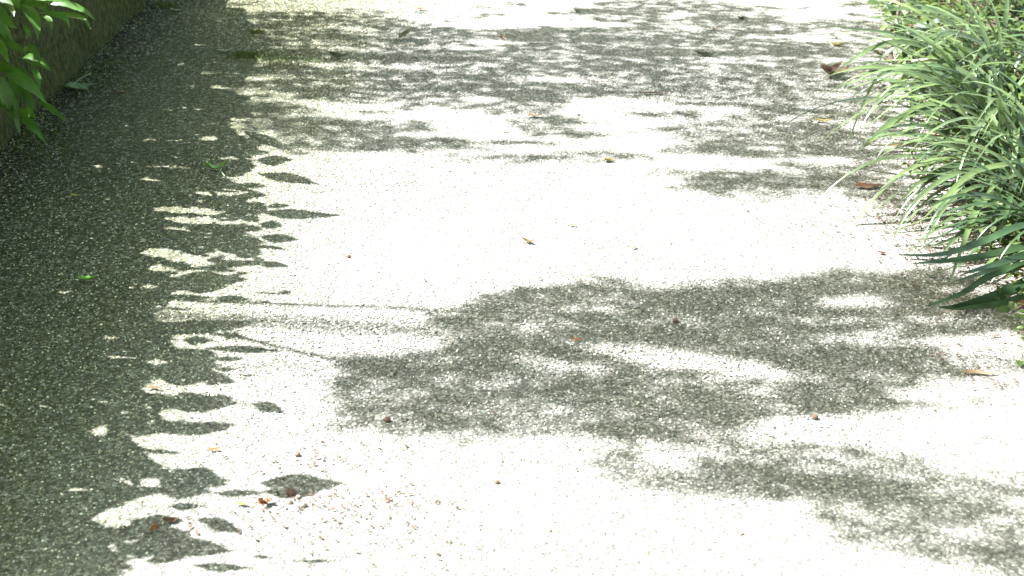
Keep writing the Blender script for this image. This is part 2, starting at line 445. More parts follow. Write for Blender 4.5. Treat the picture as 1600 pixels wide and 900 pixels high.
for a in [(0, 1062, 557, 125, 17, 6), (0, 1180, 582, 70, 9, 8), (.1, 1265, 585, 50, 6), (.15, 910, 480, 85, 4), (.1, 1030, 482, 34, 4), (.2, 1140, 485, 40, 3.5), (.15, 878, 568, 62, 11), (.3, 895, 527, 55, 6), (.1, 905, 655, 48, 9), (.35, 815, 628, 45, 13),
          (.1, 1218, 463, 30, 6), (.02, 1338, 470, 55, 10, 3), (.1, 1345, 529, 60, 9, 6), (.15, 1245, 535, 45, 5), (.25, 1443, 557, 30, 6), (.3, 1415, 587, 28, 3), (.1, 683, 588, 26, 5), (.1, 780, 600, 45, 7), (.15, 1190, 607, 34, 6), (.3, 1130, 588, 30, 6),
          (.3, 720, 645, 40, 8), (.2, 660, 560, 30, 4), (.4, 600, 600, 40, 6), (.2, 790, 515, 30, 5), (.3, 1230, 613, 30, 5), (.4, 1010, 625, 50, 5), (.3, 1000, 520, 40, 3), (.4, 1280, 500, 60, 4), (0, 1500, 540, 40, 9), (.3, 850, 590, 50, 5), (.35, 560, 640, 30, 8), (.15, 620, 535, 40, 5), (.25, 960, 465, 50, 3), (.3, 1400, 507, 50, 3)]:
    light(*a)
for a in [(.95, 590, 580, 60, 9, 14), (.95, 660, 596, 50, 6, 8), (.95, 700, 650, 60, 6), (.9, 810, 540, 40, 15), (.95, 1010, 600, 130, 15, 4), (.95, 1100, 640, 60, 22), (.9, 1030, 675, 90, 12), (.75, 640, 672, 60, 5), (.7, 545, 660, 30, 5),
          (.6, 1032, 704, 34, 5), (.95, 1080, 742, 95, 9, 4), (.5, 965, 728, 65, 5, 4), (.6, 1100, 765, 85, 8, 2), (.85, 1220, 738, 95, 16, 8), (.75, 1245, 768, 95, 11, 8), (.45, 1165, 694, 65, 7), (.6, 1335, 707, 52, 5, 8), (.45, 1423, 717, 26, 5, 18), (.7, 1490, 743, 46, 6, 14),
          (.8, 1590, 747, 42, 8, 10), (.95, 1325, 755, 90, 15, 8), (.9, 1395, 777, 70, 13, 8), (.95, 1475, 785, 95, 12, 7), (.95, 1570, 800, 80, 11, 8), (.7, 1400, 808, 60, 8), (.5, 1510, 822, 115, 17, 4), (.85, 1357, 836, 60, 9, 4), (.7, 1435, 848, 65, 8, 6), (.6, 1550, 868, 75, 8, 3), (.35, 1570, 842, 60, 16),
          (.35, 1470, 633, 60, 6), (.4, 1590, 600, 30, 5), (.4, 1580, 570, 40, 7), (.45, 1500, 632, 45, 6), (.5, 1640, 900, 80, 30),
          # upper right
          (.9, 1195, 232, 125, 11), (.8, 1105, 228, 48, 8), (.85, 1225, 206, 95, 8, 3), (.8, 1290, 215, 45, 9), (.7, 1145, 194, 65, 3.5), (.75, 1052, 203, 55, 6, 3), (.85, 1105, 273, 70, 9), (.8, 1155, 286, 55, 9), (.6, 1180, 304, 42, 7), (.8, 1235, 272, 90, 7, 5),
          (.75, 1305, 290, 65, 7, 6), (.7, 1372, 302, 50, 8, 6), (.5, 1065, 291, 42, 3.5), (.65, 1330, 275, 60, 5), (.35, 1060, 234, 60, 5), (.5, 1400, 320, 60, 5), (.4, 1430, 335, 40, 5),
          (.8, 1120, 157, 75, 5, 2), (.8, 1215, 166, 65, 5, 3), (.7, 1240, 150, 50, 4), (.75, 1290, 176, 75, 6, 4), (.75, 1352, 186, 60, 6), (.6, 1340, 165, 45, 6), (.7, 1100, 138, 55, 4, 4), (.55, 1045, 176, 50, 5, -3), (.4, 1185, 178, 22, 2), (.6, 1400, 205, 50, 8), (.6, 1360, 150, 50, 5),
          # upper middle
          (.97, 820, 145, 66, 14), (.9, 755, 137, 70, 9), (.85, 930, 140, 66, 5, 2), (.7, 1005, 147, 42, 3, 3), (.85, 880, 187, 36, 6, 5), (.8, 897, 208, 36, 4.5, 4), (.8, 738, 225, 46, 5), (.8, 812, 222, 52, 4), (.8, 800, 243, 75, 4), (.5, 730, 248, 32, 3), (.7, 920, 237, 52, 4), (.5, 920, 250, 42, 2), (.35, 790, 205, 36, 4), (.35, 1050, 262, 40, 3), (.4, 820, 170, 50, 5),
          (.95, 500, 143, 52, 9, 3), (.85, 562, 138, 62, 6), (.95, 470, 184, 62, 10, 6), (.95, 492, 205, 62, 6), (.9, 585, 195, 52, 5, 6), (.9, 560, 229, 62, 4.5), (.85, 620, 221, 62, 6), (.8, 690, 220, 42, 8), (.95, 405, 165, 62, 9), (.9, 455, 150, 45, 6), (.5, 605, 154, 62, 4), (.4, 670, 180, 40, 4), (.9, 410, 200, 40, 5), (.85, 440, 230, 50, 5, 12), (.5, 640, 130, 60, 5), (.6, 700, 150, 40, 5),
          # top band
          (.9, 480, 25, 42, 6), (.75, 582, 17, 55, 3.5, 2), (.75, 597, 37, 52, 2.5, 2), (.95, 475, 48, 85, 8, 3), (.9, 548, 56, 66, 7, 6), (.85, 605, 62, 66, 4, 3), (.8, 662, 47, 42, 3), (.95, 580, 91, 135, 10, 2), (.9, 675, 76, 66, 5), (.97, 440, 92, 75, 14), (.9, 425, 111, 60, 8), (.85, 480, 124, 62, 4), (.8, 690, 121, 70, 6), (.7, 430, 25, 40, 4),
          (.97, 850, 55, 66, 13, 2), (.95, 750, 73, 66, 6), (.9, 800, 73, 66, 7), (.9, 955, 60, 95, 4.5, 3), (.92, 985, 78, 100, 6, 3), (.8, 940, 78, 60, 5), (.85, 1005, 89, 75, 3.5, 2), (.9, 978, 107, 85, 6, 3), (.8, 1045, 116, 35, 5, 12), (.92, 740, 122, 95, 9), (.92, 830, 127, 75, 8), (.75, 885, 98, 85, 5), (.8, 765, 89, 85, 7), (.7, 640, 108, 60, 5), (.85, 560, 72, 50, 5),
          (.9, 972, 8, 60, 6, 4), (.9, 1008, 17, 60, 4.5, 3), (.8, 1062, 10, 42, 4), (.75, 925, 16, 55, 3, 4), (.75, 930, 23, 35, 3), (.8, 975, 31, 75, 2.8, 2), (.8, 970, 43, 66, 3.5), (.8, 1065, 29, 55, 3), (.7, 1025, 38, 45, 3), (.7, 758, 22, 42, 2, 2), (.75, 745, 46, 52, 2.5, 2), (.5, 762, 12, 32, 1.5, 3), (.6, 820, 8, 60, 1.5, 4), (.6, 880, 12, 60, 1.5, 5), (.5, 720, 30, 30, 2),
          (.7, 1162, 18, 34, 4), (.75, 1092, 12, 34, 4), (.85, 1165, 31, 85, 5, 3), (.88, 1178, 47, 92, 6, 2), (.8, 1078, 60, 62, 4.5, 4), (.75, 1152, 66, 62, 4), (.93, 1225, 82, 105, 11, 2), (.92, 1125, 90, 95, 8, 4), (.8, 1090, 78, 52, 5), (.85, 1225, 101, 85, 6), (.7, 1275, 50, 92, 6), (.6, 1300, 42, 72, 5), (.6, 1350, 46, 60, 5), (.55, 1325, 68, 62, 6), (.7, 1350, 4, 52, 5), (.6, 1362, 24, 52, 2, 3), (.4, 1225, 9, 34, 2, 3), (.6, 1337, 125, 62, 6), (.6, 1240, 120, 52, 4, 3), (.7, 1110, 134, 62, 4, 4), (.5, 1065, 124, 42, 4),
          (.5, 1350, 90, 60, 5), (.6, 350, 5, 60, 3)]:
    dark(*a)
for a in [(.05, 455, 67, 45, 3), (.05, 532, 76, 42, 3, 3), (.03, 575, 121, 50, 3.5), (.03, 525, 128, 55, 4.5), (.05, 440, 116, 30, 2.5), (.05, 650, 99, 55, 3), (.03, 677, 107, 30, 5), (.05, 412, 139, 42, 5, 3), (.05, 525, 165, 40, 8), (.05, 610, 143, 50, 4), (.03, 670, 162, 66, 6), (.1, 590, 176, 40, 6),
          (.05, 462, 217, 42, 4, 12), (.05, 500, 222, 40, 4, 6), (.05, 578, 206, 25, 4), (.08, 412, 195, 36, 2.5), (.05, 385, 187, 25, 3), (.05, 925, 68, 50, 3), (.05, 880, 84, 50, 3), (.05, 950, 50, 50, 1.6), (.1, 905, 53, 25, 2), (.03, 1040, 98, 60, 4, 6), (.03, 1090, 112, 70, 6, 6), (.03, 930, 162, 85, 11), (.03, 1010, 165, 60, 8), (.05, 1120, 186, 90, 5, 2), (.1, 1180, 205, 45, 4, -3), (.1, 1240, 190, 60, 5, 3),
          (.03, 1040, 128, 60, 5, 4), (.1, 1150, 143, 50, 4, 4), (.05, 470, 36, 40, 1.6), (.05, 760, 32, 60, 4), (.05, 830, 34, 60, 4), (.05, 720, 58, 40, 4), (.05, 1075, 46, 30, 3), (.1, 1240, 62, 40, 4), (.1, 1290, 88, 30, 3), (.1, 1130, 54, 30, 2), (.05, 560, 47, 30, 2), (.05, 1010, 53, 30, 1.5), (.05, 1180, 256, 70, 4, 3)]:
    light(*a)
# ragged edges and fine streaks, as a canopy of many small leaves gives
def vnoise(cx_, cy_):
    a = (gx - MX0) / cx_; b = (gy - MY0) / cy_
    g_ = rng.normal(0, 1, (int(b.max()) + 3, int(a.max()) + 3))
    i, j = a.astype(int), b.astype(int); u, w = a - i, b - j
    u = u * u * (3 - 2 * u); w = w * w * (3 - 2 * w)
    return (g_[j, i] * (1 - u) + g_[j, i + 1] * u) * (1 - w) + (g_[j + 1, i] * (1 - u) + g_[j + 1, i + 1] * u) * w
near_ = gy > 330
wx = np.where(near_, vnoise(60, 8) * 26, vnoise(40, 5) * 24)
wy = np.where(near_, vnoise(60, 20) * 2.5 + vnoise(16, 8) * 1.5, vnoise(26, 8) * 1.4 + vnoise(9, 5) * 1.0)
jj_ = np.clip(((gy + wy - MY0) / MS).astype(int), 0, MHt - 1); ii_ = np.clip(((gx + wx - MX0) / MS).astype(int), 0, MWd - 1)
T = T[jj_, ii_]
sx2 = vnoise(26, 8) * 7 + vnoise(10, 4) * 4; sy2 = vnoise(22, 9) * 1.3
S = S[np.clip(((gy + sy2 - MY0) / MS).astype(int), 0, MHt - 1), np.clip(((gx + sx2 - MX0) / MS).astype(int), 0, MWd - 1)]
fl = (vnoise(22, 4) > 1.75) & (gx > 130) & (gx < 420) & (gy > 150)      # stray flecks of sun near the rim
S = S & ~fl
st_n = np.where(near_, .85 * vnoise(110, 8) + .5 * vnoise(40, 5), .75 * vnoise(60, 3.4) + .4 * vnoise(22, 2.4) + .65 * vnoise(150, 9))
band = poly_mask([(335, 16), (560, 16), (640, 30), (740, 48), (840, 40), (905, 14), (1000, -10), (1100, -4), (1180, 10), (1250, 28), (1390, 30), (1400, 215), (1330, 235), (1240, 225), (1100, 228), (1040, 212), (1060, 188),
                  (1180, 170), (1120, 150), (1010, 150), (900, 152), (870, 176), (905, 215), (830, 212), (760, 176), (660, 160), (700, 236), (560, 236), (440, 222), (370, 190), (350, 140)])
band3 = poly_mask([(1060, 268), (1200, 262), (1330, 272), (1420, 290), (1430, 322), (1300, 302), (1200, 302), (1160, 312), (1080, 296)]) | poly_mask([(1080, 222), (1180, 196), (1320, 188), (1340, 238), (1200, 246), (1100, 240)])
lk = poly_mask([(1180, 238), (1400, 228), (1430, 295), (1250, 272)])
T = np.where(lk & (st_n < .6), np.maximum(T, .55), T)
T = np.where(band3 & (st_n < .9), np.maximum(T, .8), T)
ul = poly_mask([(325, 18), (400, 22), (480, 44), (490, 108), (400, 112), (380, 130), (330, 130)])
T = np.where(ul & (st_n < .7), np.maximum(T, .85), T)
band2 = poly_mask([(520, 222), (700, 216), (1000, 236), (1040, 250), (860, 256), (680, 250), (540, 240)])
T = np.where(band & (st_n < .45), np.maximum(T, .5), T)
T = np.where(band2 & (st_n < .1), np.maximum(T, .4), T)
T = T * np.where(st_n > .2, np.clip(1 - (st_n - .2) * np.where(near_, .75, .95), np.where(near_, .3, .06), 1), 1)
lowr = poly_mask([(930, 700), (1120, 690), (1300, 692), (1450, 715), (1520, 745), (1640, 740), (1680, 900), (1540, 888), (1400, 862), (1300, 845), (1250, 800), (1080, 775), (960, 745)])
T = np.where(lowr & (st_n < .5), np.maximum(T, .45), T)
def blur(a, rx, ry):
    for ax, r in ((1, rx), (0, ry)):
        for _ in range(2):
            c = np.cumsum(np.insert(np.pad(a, [(0, 0) if q != ax else (r + 0, r) for q in (0, 1)], mode='edge'), 0, 0, axis=ax), axis=ax)
            n_ = a.shape[ax]; w_ = 2 * r
            a = (np.take(c, range(w_, w_ + n_), ax) - np.take(c, range(0, n_), ax)) / w_
    return a
T = np.where(near_, blur(T, 7, 2), blur(T, 4, 1))
T[T < .04] = 0
# only the leaf-blind ground right of the shrub's own shade
def lookup(mask, X, Y, jx=None):
    px, py = project(X, Y, 0 * X)
    if jx is not None: px = px + jx[0]; py = py + jx[1]
    i = np.clip(((px - MX0) / MS).astype(int), 0, MWd - 1)
    j = np.clip(((py - MY0) / MS).astype(int), 0, MHt - 1)
    return mask[j, i]

def leaf_shadow(cx, cy, L, W, ang, bend=None):
    """outline points on the ground for n leaves: (n,21,2)"""
    s = LP[None, :, 0] - .5
    t = LP[None, :, 1]
    xs = s * L[:, None]
    ys = t * W[:, None] / 2
    if bend is not None: ys = ys + bend[:, None] * (s ** 2 - .08) * L[:, None]
    c, sn = np.cos(ang)[:, None], np.sin(ang)[:, None]
    return np.stack([cx[:, None] + xs * c - ys * sn, cy[:, None] + xs * sn + ys * c], -1)
def lift(P2, h, gxs, gys, curl):
    """raise shadow outlines towards the sun onto tilted leaf planes at height h"""
    c = P2.mean(1, keepdims=True)
    d = P2 - c
    L = np.linalg.norm(P2[:, 18] - P2[:, 1], axis=-1)[:, None]
    hh = h[:, None] + d[..., 0] * gxs[:, None] + d[..., 1] * gys[:, None] - curl[:, None] * (d ** 2).sum(-1) / L + .10 * L * np.abs(LP[None, :, 1])
    return np.stack([P2[..., 0] + KX * hh, P2[..., 1] + KY * hh, hh], -1)

def fill(mask, n_try, Lr, Wr, xr, yr, thr, hr, cov_gain=.3, cell=.01, angs=.45, off=70, tone=False):
    """choose leaves whose shadows tile the mask"""
    nx, ny = int((xr[1] - xr[0]) / cell), int((yr[1] - yr[0]) / cell)
    cov = np.zeros((ny, nx), np.int16)
    covf = cov.ravel()
    SV = np.array([.08, .22, .36, .5, .64, .78, .9]); SW = np.array([.5, .85, 1, 1, .8, .5, .25])
    out = []
    B = 4000
    for it in range(n_try // B):
        cx = rng.uniform(*xr, B); cy = rng.uniform(*yr, B)
        px, py = project(cx, cy, 0 * cx)
        ok = (px > -60) & (px < 1740) & (py > -80) & (py < 980)
        ok &= lookup(mask, cx, cy) > rng.uniform(.02, .98, B)
        cx, cy = cx[ok], cy[ok]
        n = len(cx)
        if n == 0: continue
        q = .6 + .4 * rng.random(n) if it < n_try // B // 3 else (.4 + .5 * rng.random(n))
        L = rng.uniform(*Lr, n) * q; W = rng.uniform(*Wr, n) * q
        ang = rng.normal(SH_AZ, angs, n)
        P2 = leaf_shadow(cx, cy, L, W, ang, rng.normal(0, .25, n))
        inside = lookup(mask, P2[..., 0].ravel(), P2[..., 1].ravel()).reshape(n, 21)
        frac = (inside > .3).mean(1)
        if tone:
            lam = -np.log(1 - np.clip(inside.mean(1), 0, .96)) * tone
            frac = np.where(inside.min(1) > .01, 1, 0)
        I = ((P2[..., 0] - xr[0]) / cell).astype(int).clip(0, nx - 1)
        J = ((P2[..., 1] - yr[0]) / cell).astype(int).clip(0, ny - 1)
        for k in np.nonzero(frac >= thr)[0]:
            if tone:
                if cov[J[k], I[k]].mean() >= lam[k]: continue
                a = P2[k, 1]; b = P2[k, 19]
                t_ = np.array([-(b - a)[1], (b - a)[0]]); t_ = t_ / (np.linalg.norm(t_) + 1e-9)
                q2 = (a + (b - a) * SV[:, None])[:, None, :] + t_ * (SW[:, None] * np.linspace(-.5, .5, 5) * W[k])[..., None]
                ii = ((q2[..., 0] - xr[0]) / cell).astype(int).clip(0, nx - 1); jj = ((q2[..., 1] - yr[0]) / cell).astype(int).clip(0, ny - 1)
                covf[np.unique(jj * nx + ii)] += 1
                out.append(P2[k]); continue
            g = (cov[J[k], I[k]] == 0).mean()
            if g < cov_gain: continue
            # mark covered cells along the leaf
            cov[J[k], I[k]] += 1
            a = P2[k, 1]; b = P2[k, 19]
            for s in (.1, .25, .4, .55, .7, .85):
                m = a + (b - a) * s
                w = W[k] * .35
                for e in (-w, -w / 2, 0, w / 2, w):
                    ii = int((m[0] - xr[0]) / cell); jj = int((m[1] + e - yr[0]) / cell)
                    if 0 <= ii < nx and 0 <= jj < ny: cov[jj, ii] += 1
            out.append(P2[k])
    P2 = np.array(out)
    n = len(P2)
    # heights: within the range, raised until the leaf stands outside the picture
    h = rng.uniform(*hr, n) if not callable(hr) else hr(P2.mean(1))
    return P2, raise_out(P2, h, off)
def raise_out(P2, h, off):
    for _ in range(140):
        X = P2[..., 0] + KX * h[:, None]; Y = P2[..., 1] + KY * h[:, None]
        px, py = project(X, Y, h[:, None] + 0 * X)
        inside = ((px > -off) & (py > -off)).any(1)
        if not inside.any(): break
        h[inside] += .03
    return h

# ------------------------------------------------------------------ shrub on the wall
Sf = S.astype(float)
PSa, hSa = fill(Sf, 260000, (.07, .15), (.025, .05), (-2.6, .2), (1.5, 6.2), .95, (.5, .95), .15, off=60)
PSb, hSb = fill(Sf, 300000, (.03, .08), (.014, .028), (-2.6, .2), (1.5, 6.2), .84, (.5, .9), .25, off=60, cell=.006)
deep = Sf.copy(); deep[:, 100:] *= np.minimum.reduce([Sf[:, k:Sf.shape[1] - 100 + k] for k in (60, 75, 88, 100)])
PSc, hSc = fill(deep, 120000, (.10, .17), (.04, .07), (-2.6, .2), (1.5, 6.2), .97, (.6, 1.0), .02, off=60)
PS = np.concatenate([PSa, PSb, PSc[:2500]]); hS = np.concatenate([hSa, hSb, hSc[:2500]])
n = len(PS)
LS = lift(PS, hS, rng.normal(0, .3, n), rng.normal(0, .3, n), rng.uniform(0, .3, n))
# tips at the edge of the shade
tp = []
for (x0, y0, x1, y1, w) in S_TIPS:
    a, b = G(x0, y0), G(x1, y1)
    W = 2 * w / (pxm((y0 + y1) / 2) * math.sin(PITCH - math.atan((450 - y0) / FPX)))
    tp.append((a.x, a.y, b.x, b.y, W * 1.15))
tp = np.array(tp)
cx, cy = (tp[:, 0] + tp[:, 2]) / 2, (tp[:, 1] + tp[:, 3]) / 2
Ln = np.hypot(tp[:, 2] - tp[:, 0], tp[:, 3] - tp[:, 1])
an = np.arctan2(tp[:, 3] - tp[:, 1], tp[:, 2] - tp[:, 0])
P2 = leaf_shadow(cx, cy, Ln, tp[:, 4], an, rng.normal(0, .12, len(Ln)))
wob = 1 + rng.normal(0, .07, (len(Ln), 7)); wob2 = 1 + rng.normal(0, .07, (len(Ln), 7))
midr = P2[:, 1::3].copy()
P2[:, 0::3] = midr + (P2[:, 0::3] - midr) * wob[..., None]
P2[:, 2::3] = midr + (P2[:, 2::3] - midr) * wob2[..., None]
hT = raise_out(P2, rng.uniform(.55, .8, len(P2)), 40)
LT = lift(P2, hT, rng.normal(0, .12, len(P2)), rng.normal(0, .12, len(P2)), rng.uniform(0, .2, len(P2)))
# body of the shrub behind the wall
nb = 5200
by = rng.uniform(-1, 8.5, nb); hb = WH + .05 + rng.gamma(2.0, .28, nb)
bx = WX0 + WS * by - .25 - rng.gamma(1.6, .45, nb)
Sx, Sy = bx - KX * hb, by - KY * hb
okb = (lookup(S, Sx, Sy)) | (Sx < WX0 + WS * Sy)
px, py = project(bx, by, hb)
okb &= ((px < -70) | (py < -70) | (by < .8)) & (hb < 2.4)
okb &= (lookup(S, Sx + .06, Sy) & lookup(S, Sx + .03, Sy - .03) & lookup(S, Sx + .03, Sy + .03)) | (Sx < WX0 + WS * Sy - .1)
bx, by, hb = bx[okb], by[okb], hb[okb]
n = len(bx)
PB = leaf_shadow(bx - KX * hb, by - KY * hb, rng.uniform(.05, .10, n), rng.uniform(.02, .04, n), rng.uniform(0, 6.28, n))
LB = lift(PB, hb, rng.normal(0, .6, n), rng.normal(0, .6, n), rng.uniform(0, .4, n))
allS = np.concatenate([LS, LT, LB])
root = empty('shrub', (wall_x(3) - .5, 3, WH))
tag(root, 'dense shrub behind the mossy wall outside the left edge, shading that side', 'shrub')
mesh_leaves('foliage', allS, M['shrub_leaf'], root)
cen = allS.mean(1)
st = []
for i in range(34):
    y0 = 1.2 + 6 * i / 34
    b = Vector((wall_x(y0) - .55 - .2 * random.random(), y0, WH - .05))
    d = np.abs(cen[:, 1] - y0) + .0 * cen[:, 0]
    c = cen[np.argsort(d + rng.random(len(cen)) * .6)[0]]
    e = Vector(c)
    mid = b.lerp(e, .5) + Vector((-.1, 0, .12))
    pts = smooth_curve([b, mid, e], 8)
    st.append(tube(pts, [.011 * (1 - .75 * k / 7) for k in range(8)], 6))
v, f = merge(st)
# keep the stems clear of the open, sunlit ground
obj('stem', v, f, M['stem'], root, True)

# two long bare twigs whose thin shadows lie across the sunlit path
def shadow_curve(pxs, h0, h1):
    pts = []
    m = len(pxs)
    for i, (a, b) in enumerate(pxs):
        g = G(a, b); h = h0 + (h1 - h0) * i / (m - 1)
        pts.append(Vector((g.x + KX * h, g.y + KY * h, h)))
    return smooth_curve(pts, 30)
for q, (pxs, h0, h1, r) in enumerate([([(240, 466), (330, 471), (400, 473), (500, 477), (600, 479), (700, 485), (820, 489)], 1.15, 1.7, .006),
                                     ([(330, 520), (385, 529), (440, 543), (500, 556), (560, 568), (640, 592)], 1.05, 1.75, .006)]):
    c = shadow_curve(pxs, h0, h1)
    b = Vector((wall_x(c[0].y) - .6, c[0].y, WH - .02))
    pts = smooth_curve([b, b.lerp(c[0], .5) + Vector((-.08, 0, .1)), c[0]], 6)[:-1] + c
    v, f = tube(pts, [r * (1.4 - .6 * i / len(pts)) for i in range(len(pts))], 6)
    obj('twig', v, f, M['stem'], root, True)

# ------------------------------------------------------------------ tree high above the left bank
def tree_h(c):
    m = len(c)
    t = np.clip((c[:, 1] - 2.6) / 2.2, 0, 1)
    return (1 - t) * rng.uniform(2.9, 4.6, m) + t * rng.uniform(1.5, 2.6, m)
near = T * (gy > 330); far = T * (gy <= 330)
P1, h1 = fill(near, 320000, (.05, .12), (.02, .04), (-2.6, 2.6), (1.5, 3.7), .5, tree_h, 0, off=60, cell=.01, angs=.2, tone=1.5)
P2_, h2 = fill(far, 420000, (.045, .12), (.016, .034), (-2.6, 2.8), (3.1, 6.3), .5, tree_h, 0, off=60, cell=.01, angs=.2, tone=1.55)
print('tree', len(P1), len(P2_))
PT, hh = np.concatenate([P1, P2_]), np.concatenate([h1, h2])
n = len(PT)
LTt = lift(PT, hh, rng.normal(0, .35, n), rng.normal(0, .35, n), rng.uniform(0, .3, n))
# rest of the crown, over ground beyond the picture
cl = []
for _ in range(260):
    c = (rng.uniform(-8, 1), rng.uniform(-3, 13), rng.uniform(4.2, 8.5))
    cl.append(c)
ex = []
for c in cl:
    m = 26
    q = np.array(c) + rng.normal(0, 1, (m, 3)) * np.array([.35, .35, .16])
    ex.append(q)
ex = np.concatenate(ex)
Sx, Sy = ex[:, 0] - KX * ex[:, 2], ex[:, 1] - KY * ex[:, 2]
px, py = project(Sx, np.maximum(Sy, .6), 0 * Sx)
vis = (px > -120) & (px < 1760) & (py > -110) & (py < 1100) & (Sy > 1.2)
px2, py2 = project(ex[:, 0], np.maximum(ex[:, 1], .01), ex[:, 2])
infr = (px2 > -150) & (px2 < 1750) & (py2 > -100) & (py2 < 1000) & (ex[:, 1] > 0)
ex = ex[~vis & ~infr]
n = len(ex)
PE = leaf_shadow(ex[:, 0] - KX * ex[:, 2], ex[:, 1] - KY * ex[:, 2], rng.uniform(.09, .16, n), rng.uniform(.04, .07, n), rng.uniform(0, 6.28, n))
LE = lift(PE, ex[:, 2], rng.normal(0, .5, n), rng.normal(0, .5, n), rng.uniform(0, .3, n))
tree = empty('tree', (-5.6, 8.4, WH))
tag(tree, 'tall leafy tree behind the mossy wall, out of view, whose crown shades the path', 'tree')
mesh_leaves('crown', np.concatenate([LTt, LE]), M['tree_leaf'], tree)
tb = Vector((-5.6, 8.4, WH - .1)); top = Vector((-5.0, 8.2, 4.6))
v, f = tube(smooth_curve([tb, Vector((-5.7, 8.4, 1.6)), Vector((-5.3, 8.3, 3.2)), top], 14), [.2 - .008 * i for i in range(14)], 12)
obj('trunk', v, f, M['bark'], tree, True)
cen = LTt.mean(1)
br = []
# the main limb runs along the bank side of the crown, its side branches reach out over the path
lim = smooth_curve([top, Vector((-6.4, 6.6, 5.0)), Vector((-6.9, 4.6, 5.1)), Vector((-7.0, 2.4, 4.9)), Vector((-7.0, 0, 4.8))], 24)
br.append(tube(lim, [.07 - .002 * i for i in range(24)], 8))
lim2 = smooth_curve([Vector((-5.5, 8.4, 2.2)), Vector((-4.4, 7.0, 2.3)), Vector((-3.8, 5.6, 2.2)), Vector((-3.5, 4.2, 2.0))], 14)
br.append(tube(lim2, [.035 - .002 * i for i in range(14)], 8))
def out_of_view(pts):
    for p in pts:
        if p.y > .3:
            a_, b_ = project(p.x, p.y, p.z)
            if a_ > -50 and b_ > -50: return False
    return True
for i in range(60):
    e = Vector(cen[rng.integers(len(cen))])
    L_ = lim if e.z > 3.2 else lim2
    st_ = min(L_, key=lambda p: abs((p.y - p.z * KY) - (e.y - e.z * KY)))
    w_ = lambda: Vector((0, rng.normal() * .10, rng.normal() * .08))
    pts = smooth_curve([st_, st_.lerp(e, .3) + w_(), st_.lerp(e, .55) + w_() + Vector((0, 0, .1)), st_.lerp(e, .8) + w_(), e], 16)
    q_ = np.array([(p.x - p.z * KX, p.y - p.z * KY) for p in pts])
    in_shade = (lookup(T, q_[:, 0], q_[:, 1]) > .25) | lookup(S, q_[:, 0], q_[:, 1])
    if out_of_view(pts) and in_shade.mean() > .9: br.append(tube(pts, [.008 - .0004 * k for k in range(16)], 6))
for i in range(14):
    e = Vector(ex[rng.integers(len(ex))])
    if e.x > -3 and e.y < 7.5: continue
    st_ = min(lim, key=lambda p: (p - e).length)
    br.append(tube(smooth_curve([st_, st_.lerp(e, .5) + Vector((0, 0, .2)), e], 10), [.03 - .0025 * k for k in range(10)], 6))
v, f = merge(br)
obj('limb', v, f, M['bark'], tree, True)

# ------------------------------------------------------------------ hanging lobed-leaf plant at the upper left
def ribbon(pts, width, prof='lance', fold=.25, nseg=12, up=None, roll=0.0):
    """a leaf blade along pts, real size in metres, folded along its midrib"""
    c = smooth_curve(pts, nseg)
    V, F = [], []
    for i, p in enumerate(c):
        s = i / (nseg - 1)
        t = (c[min(i + 1, nseg - 1)] - c[max(i - 1, 0)]).normalized()
        u = up or Vector((0, -.35, 1))
        side = t.cross(u)
        if side.length < 1e-4: side = Vector((1, 0, 0))
        side.normalize()
        nr = side.cross(t).normalized()
        side = side * math.cos(roll) + nr * math.sin(roll); nr = side.cross(t).normalized()
        if prof == 'lance': w = math.sin(math.pi * min(1, s ** .75)) ** .8
        elif prof == 'point': w = math.sin(math.pi * s ** .8) ** 1.2 * (1 + .16 * (((s * 7) % 1) - .5) * (s > .12))
        elif prof == 'ovate': w = math.sin(math.pi * s ** .6) ** .7
        elif prof == 'round': w = math.sin(math.pi * s) ** .5
        else: w = min(1, (.55 + s * 1.6)) * (1 - max(0, (s - .45) / .55) ** 1.8)    # strap
        w = max(w, .015) * width / 2
        V += [tuple(p + side * w + nr * w * fold), tuple(p), tuple(p - side * w + nr * w * fold)]
        if i:
            a = (i - 1) * 3
            F += [(a, a + 1, a + 4, a + 3), (a + 1, a + 2, a + 5, a + 4)]
    return V, F
hp = empty('hanging_plant', (wall_x(3.75) - .05, 3.75, WH))
tag(hp, 'bright green plant with long pointed lobed leaves hanging over the mossy wall, upper left corner', 'plant')
YB = 3.62
